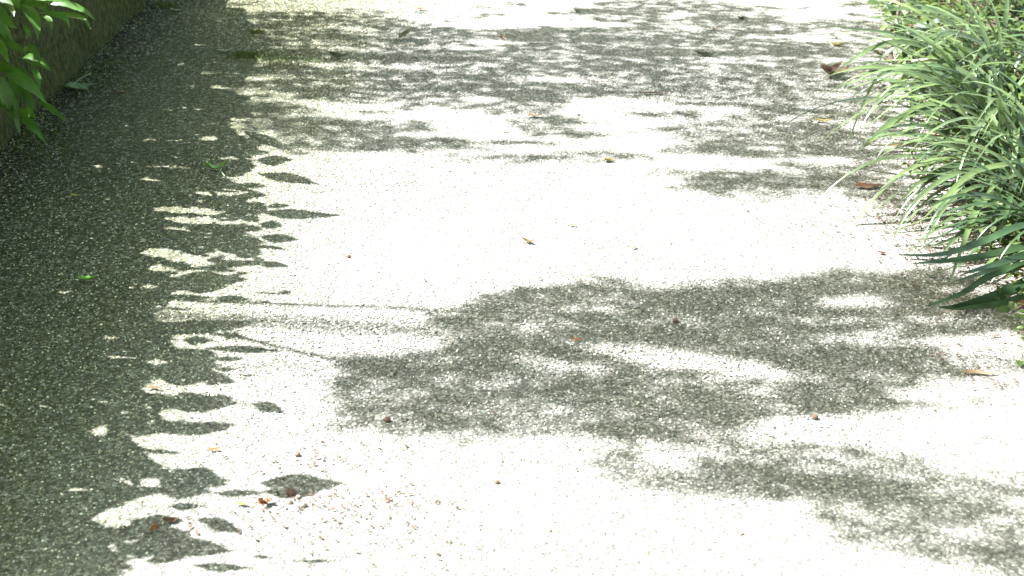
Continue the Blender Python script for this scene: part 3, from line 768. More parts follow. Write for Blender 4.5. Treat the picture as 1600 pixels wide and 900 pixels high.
leafs = [
    ([(62, 6), (95, 4), (130, 16), (149, 32)], 11, .02), ([(62, 27), (98, 23), (130, 29), (142, 46)], 9, .0), ([(60, 20), (85, 22), (104, 30), (109, 45)], 9, .03),
    ([(30, 8), (48, 20), (58, 40), (59, 61)], 17, .0), ([(-14, -4), (5, 22), (16, 38), (28, 45)], 13, -.05), ([(-8, 18), (2, 40), (14, 58), (26, 72)], 14, 0.0),
    ([(-20, -12), (0, -4), (18, 12), (22, 26)], 14, -.02), ([(22, -14), (25, -4), (27, 6), (30, 16)], 12, .0),
    ([(36, 92), (48, 92), (66, 99), (80, 111)], 17, .0), ([(5, 62), (18, 70), (32, 78), (44, 87)], 12, .0), ([(10, 116), (30, 122), (52, 138), (74, 163)], 20, -.02), ([(14, 122), (26, 136), (40, 150), (56, 172)], 18, -.03), ([(12, 112), (26, 112), (40, 118), (52, 130)], 16, -.0), ([(2, 118), (10, 140), (14, 160), (16, 186)], 17, -.01), ([(34, 138), (44, 152), (48, 170), (44, 186)], 13, .01),
    ([(12, 128), (18, 155), (25, 182), (32, 213)], 15, -.02), ([(32, 184), (44, 190), (58, 204), (72, 224)], 15, .0), ([(60, 159), (74, 166), (90, 178), (105, 191)], 10, .02),
    ([(-6, 58), (2, 72), (8, 84), (14, 100)], 14, .0), ([(48, 104), (56, 114), (61, 128), (62, 142)], 10, .02), ([(-10, 92), (2, 104), (20, 110), (42, 118)], 15, .03),
    ([(-16, 120), (-6, 132), (2, 146), (6, 166)], 14, .0), ([(20, 172), (34, 176), (48, 178), (58, 186)], 14, .02), ([(60, 0), (64, 10), (70, 14), (78, 18)], 12, .03),
    ([(36, -16), (56, -8), (80, -4), (108, 4)], 16, .0), ([(66, 24), (76, 30), (80, 40), (80, 50)], 8, .04), ([(-14, 40), (0, 52), (10, 60), (18, 66)], 12, .04), ([(36, 40), (42, 46), (44, 54), (40, 62)], 8, .05),
    ([(-6, 150), (8, 160), (18, 172), (22, 190)], 16, .04), ([(36, 78), (46, 76), (56, 82), (62, 92)], 14, .05), ([(-12, -8), (14, -6), (30, 4), (50, 8)], 22, .06), ([(28, 0), (40, 2), (56, 6), (70, 8)], 22, .05)]
parts = []
for k, (pp, w, dy) in enumerate(leafs):
    m = len(pp)
    pts = []
    for i, (a, b) in enumerate(pp):
        Yd = YB + dy + .05 * math.sin(k * 1.7) - (.05 + .03 * math.sin(k * 2.3)) * i / (m - 1)
        p = PD(a, b, Yd)
        pts.append(p)
    sc = pts[0].y / FPX * 1.12
    V, F = ribbon(pts, w * sc * .95, 'point', .3, 26, Vector((.1 + .3 * math.sin(k * 3.1), -.75, .6)))
    parts.append((V, F))
for _ in range(90):        # more of the plant further back, against the wall top
    b = Vector((wall_x(YB) + rng.uniform(-.5, -.02), YB + rng.uniform(-.5, .30), rng.uniform(.05, .62)))
    px_, py_ = project(b.x, b.y, b.z)
    if px_ > 20 or (py_ > 200): continue
    e = b + Vector((rng.uniform(.02, .09), rng.uniform(-.08, .04), rng.uniform(-.10, -.01)))
    parts.append(ribbon([b, b.lerp(e, .5) + Vector((0, 0, .015)), e], rng.uniform(.018, .035), 'lance', .3, 8, Vector((.2 * rng.normal(), -.7, .6))))
v, f = merge(parts)
obj('foliage', v, f, M['lobed_leaf'], hp, True)
sp = []
for pp in ([(-60, -60), (-20, -20), (20, 10), (60, 22)], [(-60, -20), (-20, 40), (8, 90), (12, 128)], [(-20, 30), (10, 60), (30, 110), (34, 184)], [(-50, -60), (0, -30), (40, -10), (62, 6)], [(-50, 60), (-12, 80), (20, 88), (36, 92)]):
    sp.append(tube(smooth_curve([PD(a, b, YB + .04) for a, b in pp], 10), .0022, 6))
v, f = merge(sp)
obj('stem', v, f, M['weed'], hp, True)

# ------------------------------------------------------------------ strap-leaved clumps on the right
def blade_from(base, az, length, lean, droop, width, n=8):
    """arching blade: starts at elevation lean, bends down by droop along its length"""
    pts = [base.copy()]
    el = lean
    p = base.copy()
    a = az
    for i in range(n):
        el -= droop / n * (0.5 + 1.0 * i / n)
        a += rng.normal(0, .04)
        d = Vector((math.cos(a) * math.cos(el), math.sin(a) * math.cos(el), math.sin(el)))
        p = p + d * (length / n)
        if p.z < .006: p.z = .006 + .004 * rng.random()
        pts.append(p.copy())
    return pts
clumps = [  # px, py of the base on the ground, blades, blade length, spread centre (degrees), dark share, label
    (1640, 62, 60, (.4, .68), 185, .45, 'farthest strap-leaved grass clump on the right, its stiff blades crossing the top corner'),
    (1562, 158, 70, (.42, .64), 190, .15, 'pale sunlit strap-leaved grass clump, second from the top right corner, tips over the path'),
    (1558, 232, 90, (.42, .66), 192, .10, 'brightly lit arching grass clump halfway down the right edge with low spreading tips'),
    (1600, 318, 80, (.38, .6), 190, .25, 'glossy arching grass clump on the right edge just above the lowest dark blades'),
    (1660, 405, 70, (.36, .56), 188, .85, 'lowest grass clump at the right edge with dark glossy blades lying over the shaded gravel'),
    (1720, 190, 60, (.4, .62), 185, .3, 'grass clump growing deeper in the bed at the right edge behind the sunlit clumps'),
]
hero = {
    0: [([(1620, 130), (1545, 60), (1480, 22), (1425, 14), (1380, 17)], 11), ([(1640, 170), (1570, 75), (1510, 45), (1455, 33)], 8), ([(1640, 130), (1580, 60), (1540, 10), (1520, -30)], 12), ([(1620, 120), (1590, 60), (1560, 0), (1550, -30)], 12), ([(1650, 150), (1600, 90), (1560, 30), (1530, -10)], 9), ([(1640, 90), (1600, 30), (1570, -20)], 11)],
    1: [([(1530, 140), (1480, 95), (1440, 72), (1390, 67), (1345, 85), (1300, 116)], 7), ([(1590, 130), (1540, 90), (1490, 78), (1440, 100), (1390, 140), (1350, 165)], 8), ([(1500, 120), (1440, 70), (1390, 52), (1330, 45), (1270, 36)], 3.2), ([(1470, 118), (1430, 114), (1378, 116), (1350, 160), (1320, 235)], 3.4),
        ([(1600, 110), (1550, 75), (1500, 55), (1470, 55), (1452, 85)], 6), ([(1480, 180), (1440, 120), (1425, 160), (1424, 220)], 5.5)],
    2: [([(1560, 200), (1500, 170), (1440, 165), (1380, 205), (1345, 235)], 5.5), ([(1600, 240), (1540, 225), (1480, 235), (1440, 270), (1425, 282)], 4.5), ([(1580, 210), (1510, 200), (1430, 172), (1410, 200)], 3.5), ([(1550, 185), (1500, 165), (1400, 185), (1342, 238)], 5)],
    3: [([(1640, 300), (1590, 315), (1540, 320), (1490, 340), (1452, 360)], 7), ([(1650, 240), (1580, 255), (1520, 270), (1475, 310), (1442, 342)], 6.5)],
    4: [([(1660, 360), (1600, 352), (1530, 380), (1470, 398), (1398, 398)], 8), ([(1660, 370), (1600, 385), (1540, 400), (1480, 408), (1420, 412)], 9), ([(1680, 420), (1620, 410), (1550, 430), (1500, 460), (1438, 481)], 8), ([(1690, 430), (1630, 432), (1560, 462), (1500, 480), (1465, 480)], 13),
        ([(1670, 390), (1600, 400), (1540, 425), (1490, 440)], 7), ([(1680, 400), (1620, 395), (1560, 412), (1500, 430)], 9), ([(1700, 440), (1640, 445), (1590, 470), (1540, 478), (1490, 483)], 10)],
    5: []}
for ci, (bx_, by_, nbld, Lr, az0, dk, label) in enumerate(clumps):
    g = G(bx_, by_)
    root = empty('grass_clump', g)
    tag(root, label, 'grass clump', 'strap-leaved grass clumps along the right edge of the path')
    ls, ld = [], []
    for k in range(nbld):
        az = R(az0) + rng.normal(0, .85) if k < nbld * .75 else rng.uniform(0, 6.28)
        b = g + Vector((rng.normal(0, .05), rng.normal(0, .07), .005))
        L = rng.uniform(*Lr) * (1.0 if k < nbld * .75 else .8)
        if rng.random() < .2: L *= 1.25
        lean = R(rng.uniform(38, 82))
        droop = R(rng.uniform(60, 150))
        w = rng.uniform(.009, .019)
        pts = blade_from(b, az, L, lean, droop, w)
        V, F = ribbon(pts, w, 'strap', .3, 14, Vector((0, 0, 1)), rng.normal(0, .3))
        (ld if rng.random() < dk else ls).append((V, F))
    for pp, w in hero[ci]:
        m = len(pp)
        Y0 = g.y - .03
        pts = []
        for i, (a, b2) in enumerate(pp):
            tgt = G(a, b2)
            # from the clump's own depth out towards where the blade tip comes down
            s = i / (m - 1)
            Yd = Y0 - (.06 + .24 * s)
            p = PD(a, b2, Yd)
            if p.z < .008: p = G(a, b2, .008)
            pts.append(p)
        V, F = ribbon(pts, w * 1.55 * g.y / FPX, 'strap', .25, 20, Vector((0, -.5, .85)))
        (ld if (ci == 4) else ls).append((V, F))
    dead = []
    for k in range(9):
        az = R(az0) + rng.normal(0, .9)
        pts = blade_from(g + Vector((rng.normal(0, .06), rng.normal(0, .08), .005)), az, rng.uniform(.2, .38), R(rng.uniform(10, 45)), R(rng.uniform(60, 130)), .008)
        dead.append(ribbon(pts, rng.uniform(.005, .010), 'strap', .5, 12, Vector((0, 0, 1)), rng.normal(0, .6)))
    v, f = merge(dead); tag(obj('dead_blades', v, f, M['leaf_tan'], root, True), 'dry tan dead blades at the foot of the clump')
    if ls:
        v, f = merge(ls); obj('foliage', v, f, M['strap'], root, True)
    if ld:
        v, f = merge(ld); obj('foliage', v, f, M['strap_dark'], root, True)

# ground cover between and beneath the clumps
parts = []
while len(parts) < 8000:
    y = rng.uniform(2.6, 7.2)
    x = bed_x(y) + rng.gamma(1.6, .22) - .02
    hmax = min(.34, .03 + .9 * (x - bed_x(y)))
    z = rng.uniform(.004, max(.02, hmax))
    b = Vector((x, y, z))
    a = rng.uniform(0, 6.28)
    L = rng.uniform(.012, .036) * (1.35 if y > 4.6 else 1)
    e = b + Vector((math.cos(a) * L, math.sin(a) * L, rng.uniform(-.3, .5) * L))
    parts.append(ribbon([b, b.lerp(e, .5) + Vector((0, 0, .1 * L)), e], L * rng.uniform(.35, .6), 'ovate', .2, 5, Vector((rng.normal() * .4, rng.normal() * .4, 1))))
v, f = merge(parts)
tag(obj('ground_cover', v, f, M['weed'], smooth=True), 'low bright green small-leaved ground cover filling the bed between the grass clumps', 'ground cover', kind='stuff')

# low broad-leaved shrub with a bent woody stem near the top right
bp = G(1396, 100)
low = empty('broadleaf_shrub', bp)
tag(low, 'small woody shrub with dark rounded leaves and bent brown stems beside the path, upper right', 'shrub')
YL = bp.y
def stemset(lst, r0, par, mat, Y):
    ps = []
    for pp in lst:
        pts = smooth_curve([PD(a, b, Y + .02 * i) for i, (a, b) in enumerate(pp)], 12)
        for p in pts: p.z = max(p.z, .006)
        ps.append(tube(pts, [r0 * (1 - .5 * i / 11) for i in range(12)], 8))
    v, f = merge(ps)
    return obj('stem', v, f, mat, par, True)
stemset([[(1396, 98), (1392, 82), (1398, 55), (1404, 20), (1408, -20)], [(1396, 98), (1385, 92), (1372, 80)], [(1396, 97), (1418, 98), (1440, 85), (1462, 60), (1475, 30)], [(1404, 98), (1430, 92), (1455, 95)]], .008, low, M['bark'], YL)
parts, parts2 = [], []
for (a, b, L, w, ang, y) in [(1400, 30, 26, 14, 80, 0), (1385, 5, 26, 14, 60, .02), (1378, 90, 16, 7, 215, 0), (1428, 48, 16, 14, 100, 0), (1414, 75, 14, 12, 95, 0), (1420, 62, 14, 12, 80, 0), (1405, 52, 18, 9, 70, 0), (1445, 82, 20, 11, 60, 0), (1425, 8, 22, 12, 20, .05), (1395, -10, 24, 16, -30, .05),
                            (1390, 145, 20, 12, 88, -.2), (1376, 155, 18, 7, 180, -.2), (1440, 100, 20, 12, 40, .03), (1462, 20, 24, 14, 120, .06), (1375, 2, 20, 9, 170, .02), (1455, 55, 20, 12, 120, .06), (1430, 28, 20, 14, 160, .06), (1475, 80, 22, 14, 60, .08), (1480, 45, 24, 14, 100, .1), (1500, 70, 24, 14, 30, .12)]:
    c0 = PD(a, b, YL + y)
    d = R(ang)
    c1 = PD(a + L * math.cos(d), b - L * math.sin(d) * -1, YL + y - .03)
    c0.z = max(c0.z, .01); c1.z = max(c1.z, .01)
    parts.append(ribbon([c0, c0.lerp(c1, .5) + Vector((0, -.01, .008)), c1], w * YL / FPX * 1.1, 'round', .2, 9, Vector((.3 * rng.normal(), -.6, .7))))
for (a, b, L, w, ang, y) in [(1436, 56, 26, 16, -35, -.06), (1432, 42, 22, 18, 20, -.05), (1448, 68, 24, 12, 80, -.08), (1450, 40, 20, 12, -20, -.05), (1500, 140, 30, 22, -10, -.1), (1448, 195, 28, 16, 20, -.3), (1505, 95, 26, 18, 60, -.05), (1540, 205, 34, 18, 10, -.3)]:
    c0 = PD(a, b, YL + y); d = R(ang)
    c1 = PD(a + L * math.cos(d), b + L * math.sin(d), YL + y - .03)
    c0.z = max(c0.z, .01); c1.z = max(c1.z, .01)
    parts2.append(ribbon([c0, c0.lerp(c1, .5) + Vector((0, -.01, .008)), c1], w * YL / FPX, 'ovate', .25, 9, Vector((-.4, -.6, .9))))
v, f = merge(parts); obj('foliage', v, f, M['broad'], low, True)
for v, f in parts2: tag(obj('young_leaf', v, f, M['grey_leaf'], low, True), 'glossy pale grey-green leaf catching the sun')

# seedlings at the bed edge
for (a, b, nl, hh_, lab) in [(1422, 275, 9, .05, 'tiny yellow-green seedling at the foot of the grass, left of the bed edge'), (1448, 285, 8, .045, 'small pale seedling right beside the tiny yellow-green one, under the arching blades'),
                             (1428, 250, 5, .06, 'seedling with thin red stalks under the arching grass tips'), (1515, 372, 6, .04, 'low seedling between the two lowest grass clumps on the bed edge')]:
    g = G(a, b)
    s_ = empty('seedling', g)
    tag(s_, lab, 'seedling')
    ps, ls = [], []
    for k in range(nl):
        az = rng.uniform(0, 6.28); r = rng.uniform(.01, .03); top_ = g + Vector((math.cos(az) * r, math.sin(az) * r, hh_ * rng.uniform(.4, 1)))
        ps.append(tube([g + Vector((0, 0, .001)), g.lerp(top_, .5) + Vector((0, 0, .006)), top_], .0012, 5))
        e = top_ + Vector((math.cos(az) * .022, math.sin(az) * .022, rng.uniform(-.005, .012)))
        ls.append(ribbon([top_, top_.lerp(e, .5) + Vector((0, 0, .003)), e], .011, 'ovate', .2, 6))
    v, f = merge(ps); obj('stem', v, f, M['leaf_red'], s_, True)
    v, f = merge(ls); obj('foliage', v, f, M['weed'], s_, True)

# ------------------------------------------------------------------ fallen leaves, seeds and stones
def fallen(px, py, L, W, ang, mat, label, curl=.3, prof='ovate', stalk=None, z=.004, cat='leaf', name='fallen_leaf', lobes=1, lift_=0.0):
    """lengths in picture pixels, turned into metres at the place where the leaf lies"""
    g = G(px, py)
    k = pxm(py)
    root = None
    Lm, Wm = L / k, W / k
    parts = []
    for q in range(lobes):
        a = R(ang) + (q - (lobes - 1) / 2) * .6
        d = Vector((math.cos(a), math.sin(a), 0))
        b = g - d * Lm * (.5 if lobes == 1 else .15)
        pts = []
        for i in range(5):
            s = i / 4
            pts.append(b + d * Lm * s + Vector((rng.normal() * .002, rng.normal() * .002, z + curl * Lm * ((s - .5) ** 2) * 1.6 + lift_ * Lm * s)))
        parts.append(ribbon(pts, Wm, prof, .35 + .3 * rng.random(), 12, Vector((0, 0, 1)), rng.normal(0, .15)))
    v, f = merge(parts)
    if stalk:
        e = empty(name, g)
        o = obj('blade', v, f, M[mat], e, True)
        (x1, y1, hz) = stalk
        s0 = g + Vector((0, 0, z + .003)); s1 = G(x1, y1, hz)
        v, f = tube(smooth_curve([s0, s0.lerp(s1, .5) + Vector((0, 0, .004)), s1], 8), [.0022, .002, .0018, .0018, .0017, .0017, .0018, .0022], 7)
        obj('stalk', v, f, M['leaf_grey'], e, True)
        m = o.modifiers.new('t', 'SOLIDIFY'); m.thickness = .0006
        return tag(e, label, cat)
    o = obj(name, v, f, M[mat], None, True)
    m = o.modifiers.new('t', 'SOLIDIFY'); m.thickness = .0006
    return tag(o, label, cat)
fallen(108, 140, 46, 22, -8, 'leaf_grey', 'grey-green fallen leaf with a long pale stalk lying at the foot of the mossy wall', .25, 'ovate', (142, 114, .035), lobes=2)
fallen(137, 441, 32, 13, 5, 'leaf_green', 'bright green fallen leaf on the dark shaded gravel, left side', .5, 'round', z=.006)
fallen(338, 268, 42, 17, 15, 'leaf_green', 'curled deep green fallen leaf at the right rim of the left shade', .9, 'ovate', (352, 276, .004), z=.008)
fallen(116, 308, 12, 8, 0, 'leaf_yellow', 'tiny yellow leaf scrap on the dark shaded gravel above the bright green leaf', .3)
fallen(192, 146, 14, 9, 10, 'leaf_tan', 'small tan leaf right of the stalked leaf by the wall')
fallen(278, 18, 26, 6, -10, 'leaf_grey', 'narrow grey-green leaf lying by the wall near the top edge', .3, 'lance')
fallen(352, 82, 26, 8, 12, 'leaf_grey', 'slim grey-green leaf left of the mossy tuft near the top', .4, 'lance')
fallen(635, 62, 26, 14, 30, 'leaf_dark', 'dark leaf standing on edge in the upper shade, its tip pointing up', .3, 'ovate', lift_=.5)
fallen(530, 91, 30, 10, 0, 'leaf_dark', 'dark curled leaf in the upper shade left of the upright one', .6, 'ovate')
fallen(1102, 88, 34, 10, -5, 'leaf_dark', 'dark green leaf in the upper right shade below the green sprig', .5, 'lance')
fallen(1158, 32, 10, 6, 60, 'leaf_dark', 'small crumpled green leaf near the top edge right of centre', .9, 'round', lobes=3)
fallen(902, 19, 16, 8, 10, 'leaf_dark', 'small dark leaf scrap at the top edge near the centre', .6, 'round')
fallen(1117, 47, 10, 6, 0, 'leaf_orange', 'tiny orange leaf in the sunlight near the top right', .3)
fallen(946, 253, 18, 6, 10, 'leaf_olive', 'small olive leaf at the far rim of the large sunlit patch', .4, lobes=2)
fallen(826, 381, 20, 9, -25, 'leaf_olive', 'curled olive leaf in the middle of the large sunlit patch', .9, 'lance')
fallen(895, 354, 16, 4, 15, 'leaf_tan', 'slim pale leaf sliver up and right of the curled olive one', .3, 'lance')
fallen(990, 389, 9, 6, 60, 'leaf_pink', 'tiny pinkish petal right of the curled olive leaf', .3)
fallen(835, 183, 26, 8, -6, 'leaf_tan', 'tan leaf half in shade in the upper middle of the path', .3)
fallen(1285, 122, 50, 22, 20, 'leaf_brown', 'large curled brown dead leaf near the grass tips, upper right', .7, 'ovate', z=.012, lobes=2)
fallen(1356, 294, 44, 13, 0, 'leaf_brown', 'flat pinkish-brown dead leaf beside the grass on the right', .2, 'ovate')
fallen(1300, 72, 22, 8, 0, 'leaf_yellow', 'pale yellow leaf above the large curled brown one, upper right', .4, lobes=2)
fallen(1285, 191, 28, 6, -5, 'leaf_yellow', 'thin yellow leaf on the sunlit strip left of the long thin grass tip', .3, 'lance')
fallen(1597, 480, 18, 20, 60, 'leaf_pink', 'rosy brown leaf at the right edge under the dark lowest blades', .8, 'round')
fallen(902, 533, 18, 6, 0, 'leaf_orange', 'small rust-red leaf in the main tree shade near the centre', .4, 'lance')
fallen(408, 791, 22, 12, 20, 'leaf_orange', 'curled amber leaf below the spear-shaped leaf shadow, lower left', 1.2, 'ovate', z=.006, lobes=2)
fallen(378, 791, 16, 7, 0, 'leaf_yellow', 'pale yellow petal left of the curled amber leaf', .2, 'round')
fallen(336, 705, 20, 6, 0, 'leaf_orange', 'narrow orange leaf in the sun above the round leaf shadow, lower left', .4, 'lance')
fallen(268, 817, 30, 9, 5, 'leaf_brown', 'brown leaf at the rim of the lower left shade', .4, 'ovate')
fallen(242, 829, 16, 12, 40, 'leaf_orange', 'small rust leaf just below the brown one at the lower left shade rim', .5, 'round')
fallen(240, 609, 26, 5, 5, 'leaf_orange', 'thin orange sliver at the rim of the left shade', .2, 'lance')
fallen(1020, 148, 44, 4, -4, 'leaf_brown', 'long thin rust-brown leaf in the upper middle, flat on the gravel', .1, 'lance')
fallen(785, 62, 14, 8, 10, 'leaf_brown', 'brown leaf crumb at the upper edge of the top shade, centre', .8, 'round')
fallen(398, 3, 12, 7, 10, 'leaf_red', 'red petal at the very top edge, left of centre', .4, 'round')
fallen(656, 16, 16, 6, 15, 'leaf_orange', 'pale orange leaf in the sunlight at the top, left of centre', .6, 'lance')
fallen(1420, 62, 12, 8, 80, 'leaf_brown', 'reddish dead leaf caught between the rounded leaves, upper right', .3, 'ovate', z=.05)
fallen(1530, 585, 60, 8, 0, 'leaf_tan', 'pale tan leaf on sunlit gravel near the right edge', .1, 'lance')
fallen(1378, 398, 16, 6, -20, 'leaf_red', 'dark red leaf scrap left of the dark grass tips', .3, 'lance')
def lump(px, py, d, mat, label, name, cat, flat=.75):
    import bmesh
    g = G(px, py); k = pxm(py)
    bm = bmesh.new(); bmesh.ops.create_icosphere(bm, subdivisions=3, radius=.5 * d / k)
    off = Vector(rng.uniform(0, 50, 3))
    r = .5 * d / k
    for vv in bm.verts:
        q = vv.co.normalized()
        vv.co *= 1 + .28 * mnoise.noise(q * 1.6 + off) + .10 * mnoise.noise(q * 5 + off)
        vv.co.z *= flat
        vv.co += Vector((g.x, g.y, r * flat * .75))
    me = bpy.data.meshes.new(name); bm.to_mesh(me); bm.free()
    me.polygons.foreach_set('use_smooth', [True] * len(me.polygons))
    me.materials.append(M[mat])
    o = bpy.data.objects.new(name, me); C.objects.link(o)
    return tag(o, label, cat)
lump(456, 773, 15, 'seed', 'dark red-brown seed husk inside the spear-shaped leaf shadow, lower left', 'seed', 'seed')
lump(452, 786, 9, 'pale_stone', 'pale pinkish stone directly below the dark seed husk', 'pebble', 'pebble')
lump(466, 778, 8, 'pale_stone', 'pale stone touching the right side of the dark seed husk', 'pebble', 'pebble')
lump(474, 791, 10, 'pale_stone', 'largest pale stone right of the seed husk and its two small stones', 'pebble', 'pebble')
lump(465, 712, 9, 'seed', 'round brown seed in the sun above the spear-shaped leaf shadow', 'seed', 'seed')
lump(605, 658, 11, 'seed', 'round dark brown seed at the lower left rim of the tree shade', 'seed', 'seed')
lump(1273, 654, 9, 'seed', 'red-brown seed alone under the lower rim of the tree shade, right of centre', 'seed', 'seed')
lump(776, 755, 8, 'seed', 'small reddish seed on sunlit gravel, lower middle', 'seed', 'seed')
lump(903, 180, 5, 'seed', 'tiny dark red berry on the sunlit strip in the upper middle', 'seed', 'seed')
lump(644, 787, 7, 'seed', 'small rust-coloured chip right of the longer one, lower middle', 'seed', 'seed', .4)
lump(606, 784, 11, 'seed', 'flat elongated rust chip, left of the smaller chip in the lower middle', 'seed', 'seed', .35)
lump(860, 830, 6, 'seed', 'small red chip by itself on the bright gravel near the bottom middle', 'seed', 'seed', .5)
lump(1055, 503, 9, 'seed', 'dark seed inside the main tree shade, near its upper middle', 'seed', 'seed')
lump(1160, 835, 5, 'seed', 'speck of a seed on the bright gravel at the bottom, right of centre', 'seed', 'seed')
lump(545, 402, 6, 'seed', 'small brown seed in the left part of the large sunlit patch', 'seed', 'seed')

# leaf crumbs and husks too many to count
parts = []
def crumb(g, s):
    a = rng.uniform(0, 6.28)
    d = Vector((math.cos(a), math.sin(a), 0)) * s
    parts.append(ribbon([g + Vector((0, 0, .003)), g + d * .5 + Vector((0, 0, .003 + .4 * s * rng.random())), g + d + Vector((0, 0, .003 + .3 * s * rng.random()))], s * rng.uniform(.2, .55), 'ovate', .4, 4))
spots = [(620, 790, 130, 34, 110), (500, 720, 140, 30, 70), (460, 790, 80, 30, 60), (300, 820, 90, 30, 50), (560, 850, 200, 60, 70), (1530, 590, 60, 30, 30), (1400, 370, 140, 70, 160), (1480, 395, 90, 40, 380), (1480, 300, 70, 60, 420), (1440, 345, 80, 40, 300), (1500, 470, 120, 30, 160), (1440, 180, 60, 80, 260), (1400, 330, 130, 40, 300), (1520, 560, 120, 60, 200), (1200, 50, 160, 50, 50), (1280, 270, 140, 40, 60), (1350, 60, 60, 60, 60), (640, 640, 160, 30, 30), (900, 450, 300, 30, 30), (900, 30, 300, 30, 80), (560, 60, 200, 50, 60), (200, 300, 200, 200, 80)]
for (a, b, ra, rb, m) in spots:
    for _ in range(m):
        q = G(a + rng.normal(0, ra * .5), max(-20, b + rng.normal(0, rb * .5)))
        crumb(q, rng.uniform(.004, .012))
for _ in range(520):
    crumb(Vector((rng.uniform(-2, 2), rng.uniform(1.8, 6.5), 0)), rng.uniform(.003, .010))
v, f = merge(parts)
tag(obj('leaf_litter', v, f, M['crumb'], smooth=True), 'tiny red-brown leaf crumbs and husks scattered over the gravel', 'leaf litter', kind='stuff')

# moss tufts near the upper left
parts = []
for (a, b, ra, rb, m) in [(388, 88, 30, 5, 260), (400, 52, 10, 3, 60), (440, 95, 60, 12, 200), (60, 215, 60, 40, 240), (150, 110, 60, 40, 260), (260, 10, 30, 6, 120)]:
    for _ in range(m):
        q = G(a + rng.normal(0, ra * .5), max(-15, b + rng.normal(0, rb * .5)))
        if q.x < wall_x(q.y) + .01: continue
        L = rng.uniform(.006, .016); az = rng.uniform(0, 6.28)
        e = q + Vector((math.cos(az) * L * .6, math.sin(az) * L * .6, L))
        parts.append(ribbon([q, q.lerp(e, .5) + Vector((0, 0, .002)), e], L * .35, 'lance', .2, 4))
v, f = merge(parts)
tag(obj('moss', v, f, M['moss'], smooth=True), 'short green moss tufts growing through the gravel along the shaded left side', 'moss', kind='stuff')

# ------------------------------------------------------------------ loose grit over the path
import bmesh
def grit_stone(i):
    bm = bmesh.new(); bmesh.ops.create_icosphere(bm, subdivisions=1, radius=1)
    off = Vector((i * 7.3, i * 3.1, 1))
    for vv in bm.verts:
        vv.co *= 1 + .45 * mnoise.noise(vv.co * 1.4 + off)
        vv.co.z *= .62
    me = bpy.data.meshes.new('grit_stone'); bm.to_mesh(me); bm.free()
    me.materials.append(M['grit'])
    return me
stones = [grit_stone(i) for i in range(5)]
gv = [(x, y, .0) for x, y in ((wall_x(1.5) - .01, 1.5), (2.1, 1.5), (bed_x(3.2) + .1, 3.2), (bed_x(7) + .1, 7), (wall_x(7) - .01, 7))]
gv[1] = (bed_x(1.5) + .1, 1.5, 0)
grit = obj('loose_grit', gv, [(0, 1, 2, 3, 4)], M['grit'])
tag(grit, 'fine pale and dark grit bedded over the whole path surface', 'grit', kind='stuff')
ng = bpy.data.node_groups.new('grit', 'GeometryNodeTree')
ng.interface.new_socket('Geometry', in_out='INPUT', socket_type='NodeSocketGeometry')
ng.interface.new_socket('Geometry', in_out='OUTPUT', socket_type='NodeSocketGeometry')
gi = ng.nodes.new('NodeGroupInput'); go = ng.nodes.new('NodeGroupOutput')
dp = ng.nodes.new('GeometryNodeDistributePointsOnFaces'); dp.inputs['Density'].default_value = 19000
jn = ng.nodes.new('GeometryNodeJoinGeometry')
ng.links.new(gi.outputs[0], dp.inputs['Mesh'])
ip = ng.nodes.new('GeometryNodeInstanceOnPoints')
ip.inputs['Pick Instance'].default_value = True
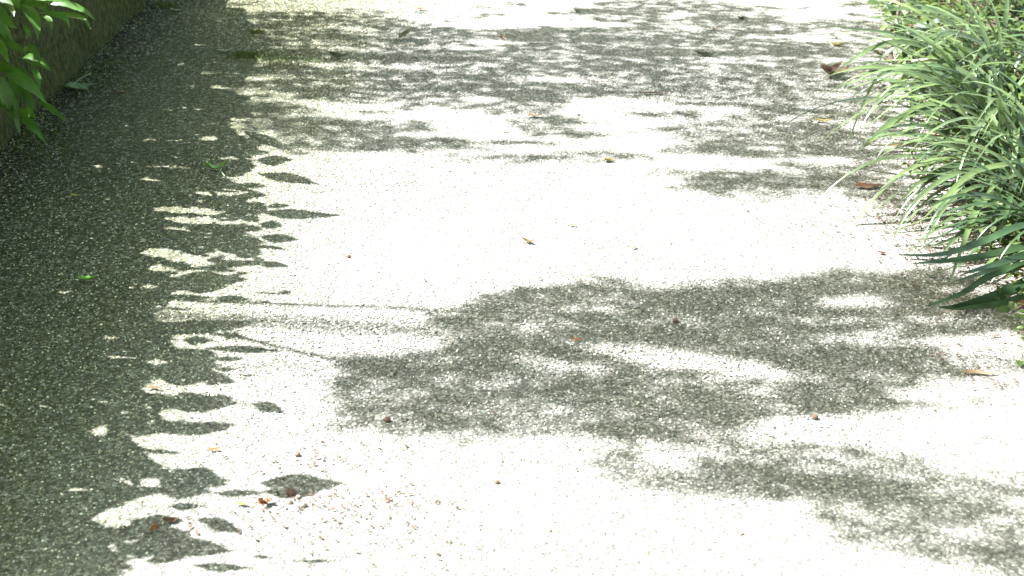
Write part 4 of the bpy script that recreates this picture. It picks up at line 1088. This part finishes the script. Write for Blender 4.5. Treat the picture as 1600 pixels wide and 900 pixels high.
# stones kept in an own hidden-free collection: meshes instanced through object info of one-off stone meshes
g2i = ng.nodes.new('GeometryNodeGeometryToInstance')
for i, me in enumerate(stones):
    # rebuild each stone inside the node tree from an icosphere, so that no loose helper objects exist
    ico = ng.nodes.new('GeometryNodeMeshIcoSphere'); ico.inputs['Radius'].default_value = 1.0; ico.inputs['Subdivisions'].default_value = 2
    sp_ = ng.nodes.new('GeometryNodeSetPosition')
    nz = ng.nodes.new('ShaderNodeTexNoise'); nz.inputs['Scale'].default_value = .9
    ps_ = ng.nodes.new('GeometryNodeInputPosition')
    va = ng.nodes.new('ShaderNodeVectorMath'); va.operation = 'ADD'; va.inputs[1].default_value = (i * 5.1, i * 2.3, i)
    vs = ng.nodes.new('ShaderNodeVectorMath'); vs.operation = 'SUBTRACT'; vs.inputs[1].default_value = (.5, .5, .5)
    vm = ng.nodes.new('ShaderNodeVectorMath'); vm.operation = 'SCALE'; vm.inputs['Scale'].default_value = 1.6
    ng.links.new(ps_.outputs[0], va.inputs[0]); ng.links.new(va.outputs[0], nz.inputs['Vector'])
    ng.links.new(nz.outputs['Color'], vs.inputs[0]); ng.links.new(vs.outputs[0], vm.inputs[0])
    ng.links.new(ico.outputs[0], sp_.inputs[0]); ng.links.new(vm.outputs[0], sp_.inputs['Offset'])
    tr_ = ng.nodes.new('GeometryNodeTransform'); tr_.inputs['Scale'].default_value = (1, .8, .3)
    ng.links.new(sp_.outputs[0], tr_.inputs[0])
    sm_ = ng.nodes.new('GeometryNodeSetMaterial'); sm_.inputs['Material'].default_value = M['grit']
    ng.links.new(tr_.outputs[0], sm_.inputs[0])
    ng.links.new(sm_.outputs[0], g2i.inputs[0])
    bpy.data.meshes.remove(me)
ng.links.new(dp.outputs['Points'], ip.inputs['Points'])
ng.links.new(g2i.outputs[0], ip.inputs['Instance'])
rv = ng.nodes.new('FunctionNodeRandomValue'); rv.data_type = 'FLOAT_VECTOR'
rv.inputs[0].default_value = (0, 0, 0); rv.inputs[1].default_value = (.8, .8, 6.28)
ng.links.new(rv.outputs[0], ip.inputs['Rotation'])
rs = ng.nodes.new('FunctionNodeRandomValue'); rs.data_type = 'FLOAT'
rs.inputs[2].default_value = .0; rs.inputs[3].default_value = 1.0
pw = ng.nodes.new('ShaderNodeMath'); pw.operation = 'POWER'; pw.inputs[1].default_value = 2.0
ma = ng.nodes.new('ShaderNodeMath'); ma.operation = 'MULTIPLY_ADD'; ma.inputs[1].default_value = .0022; ma.inputs[2].default_value = .0013
ng.links.new(rs.outputs[1], pw.inputs[0]); ng.links.new(pw.outputs[0], ma.inputs[0])
ng.links.new(ma.outputs[0], ip.inputs['Scale'])
ng.links.new(ip.outputs[0], go.inputs[0])
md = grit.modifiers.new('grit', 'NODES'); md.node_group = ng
print('leaves', len(LS), len(LTt), len(LB), len(ex))
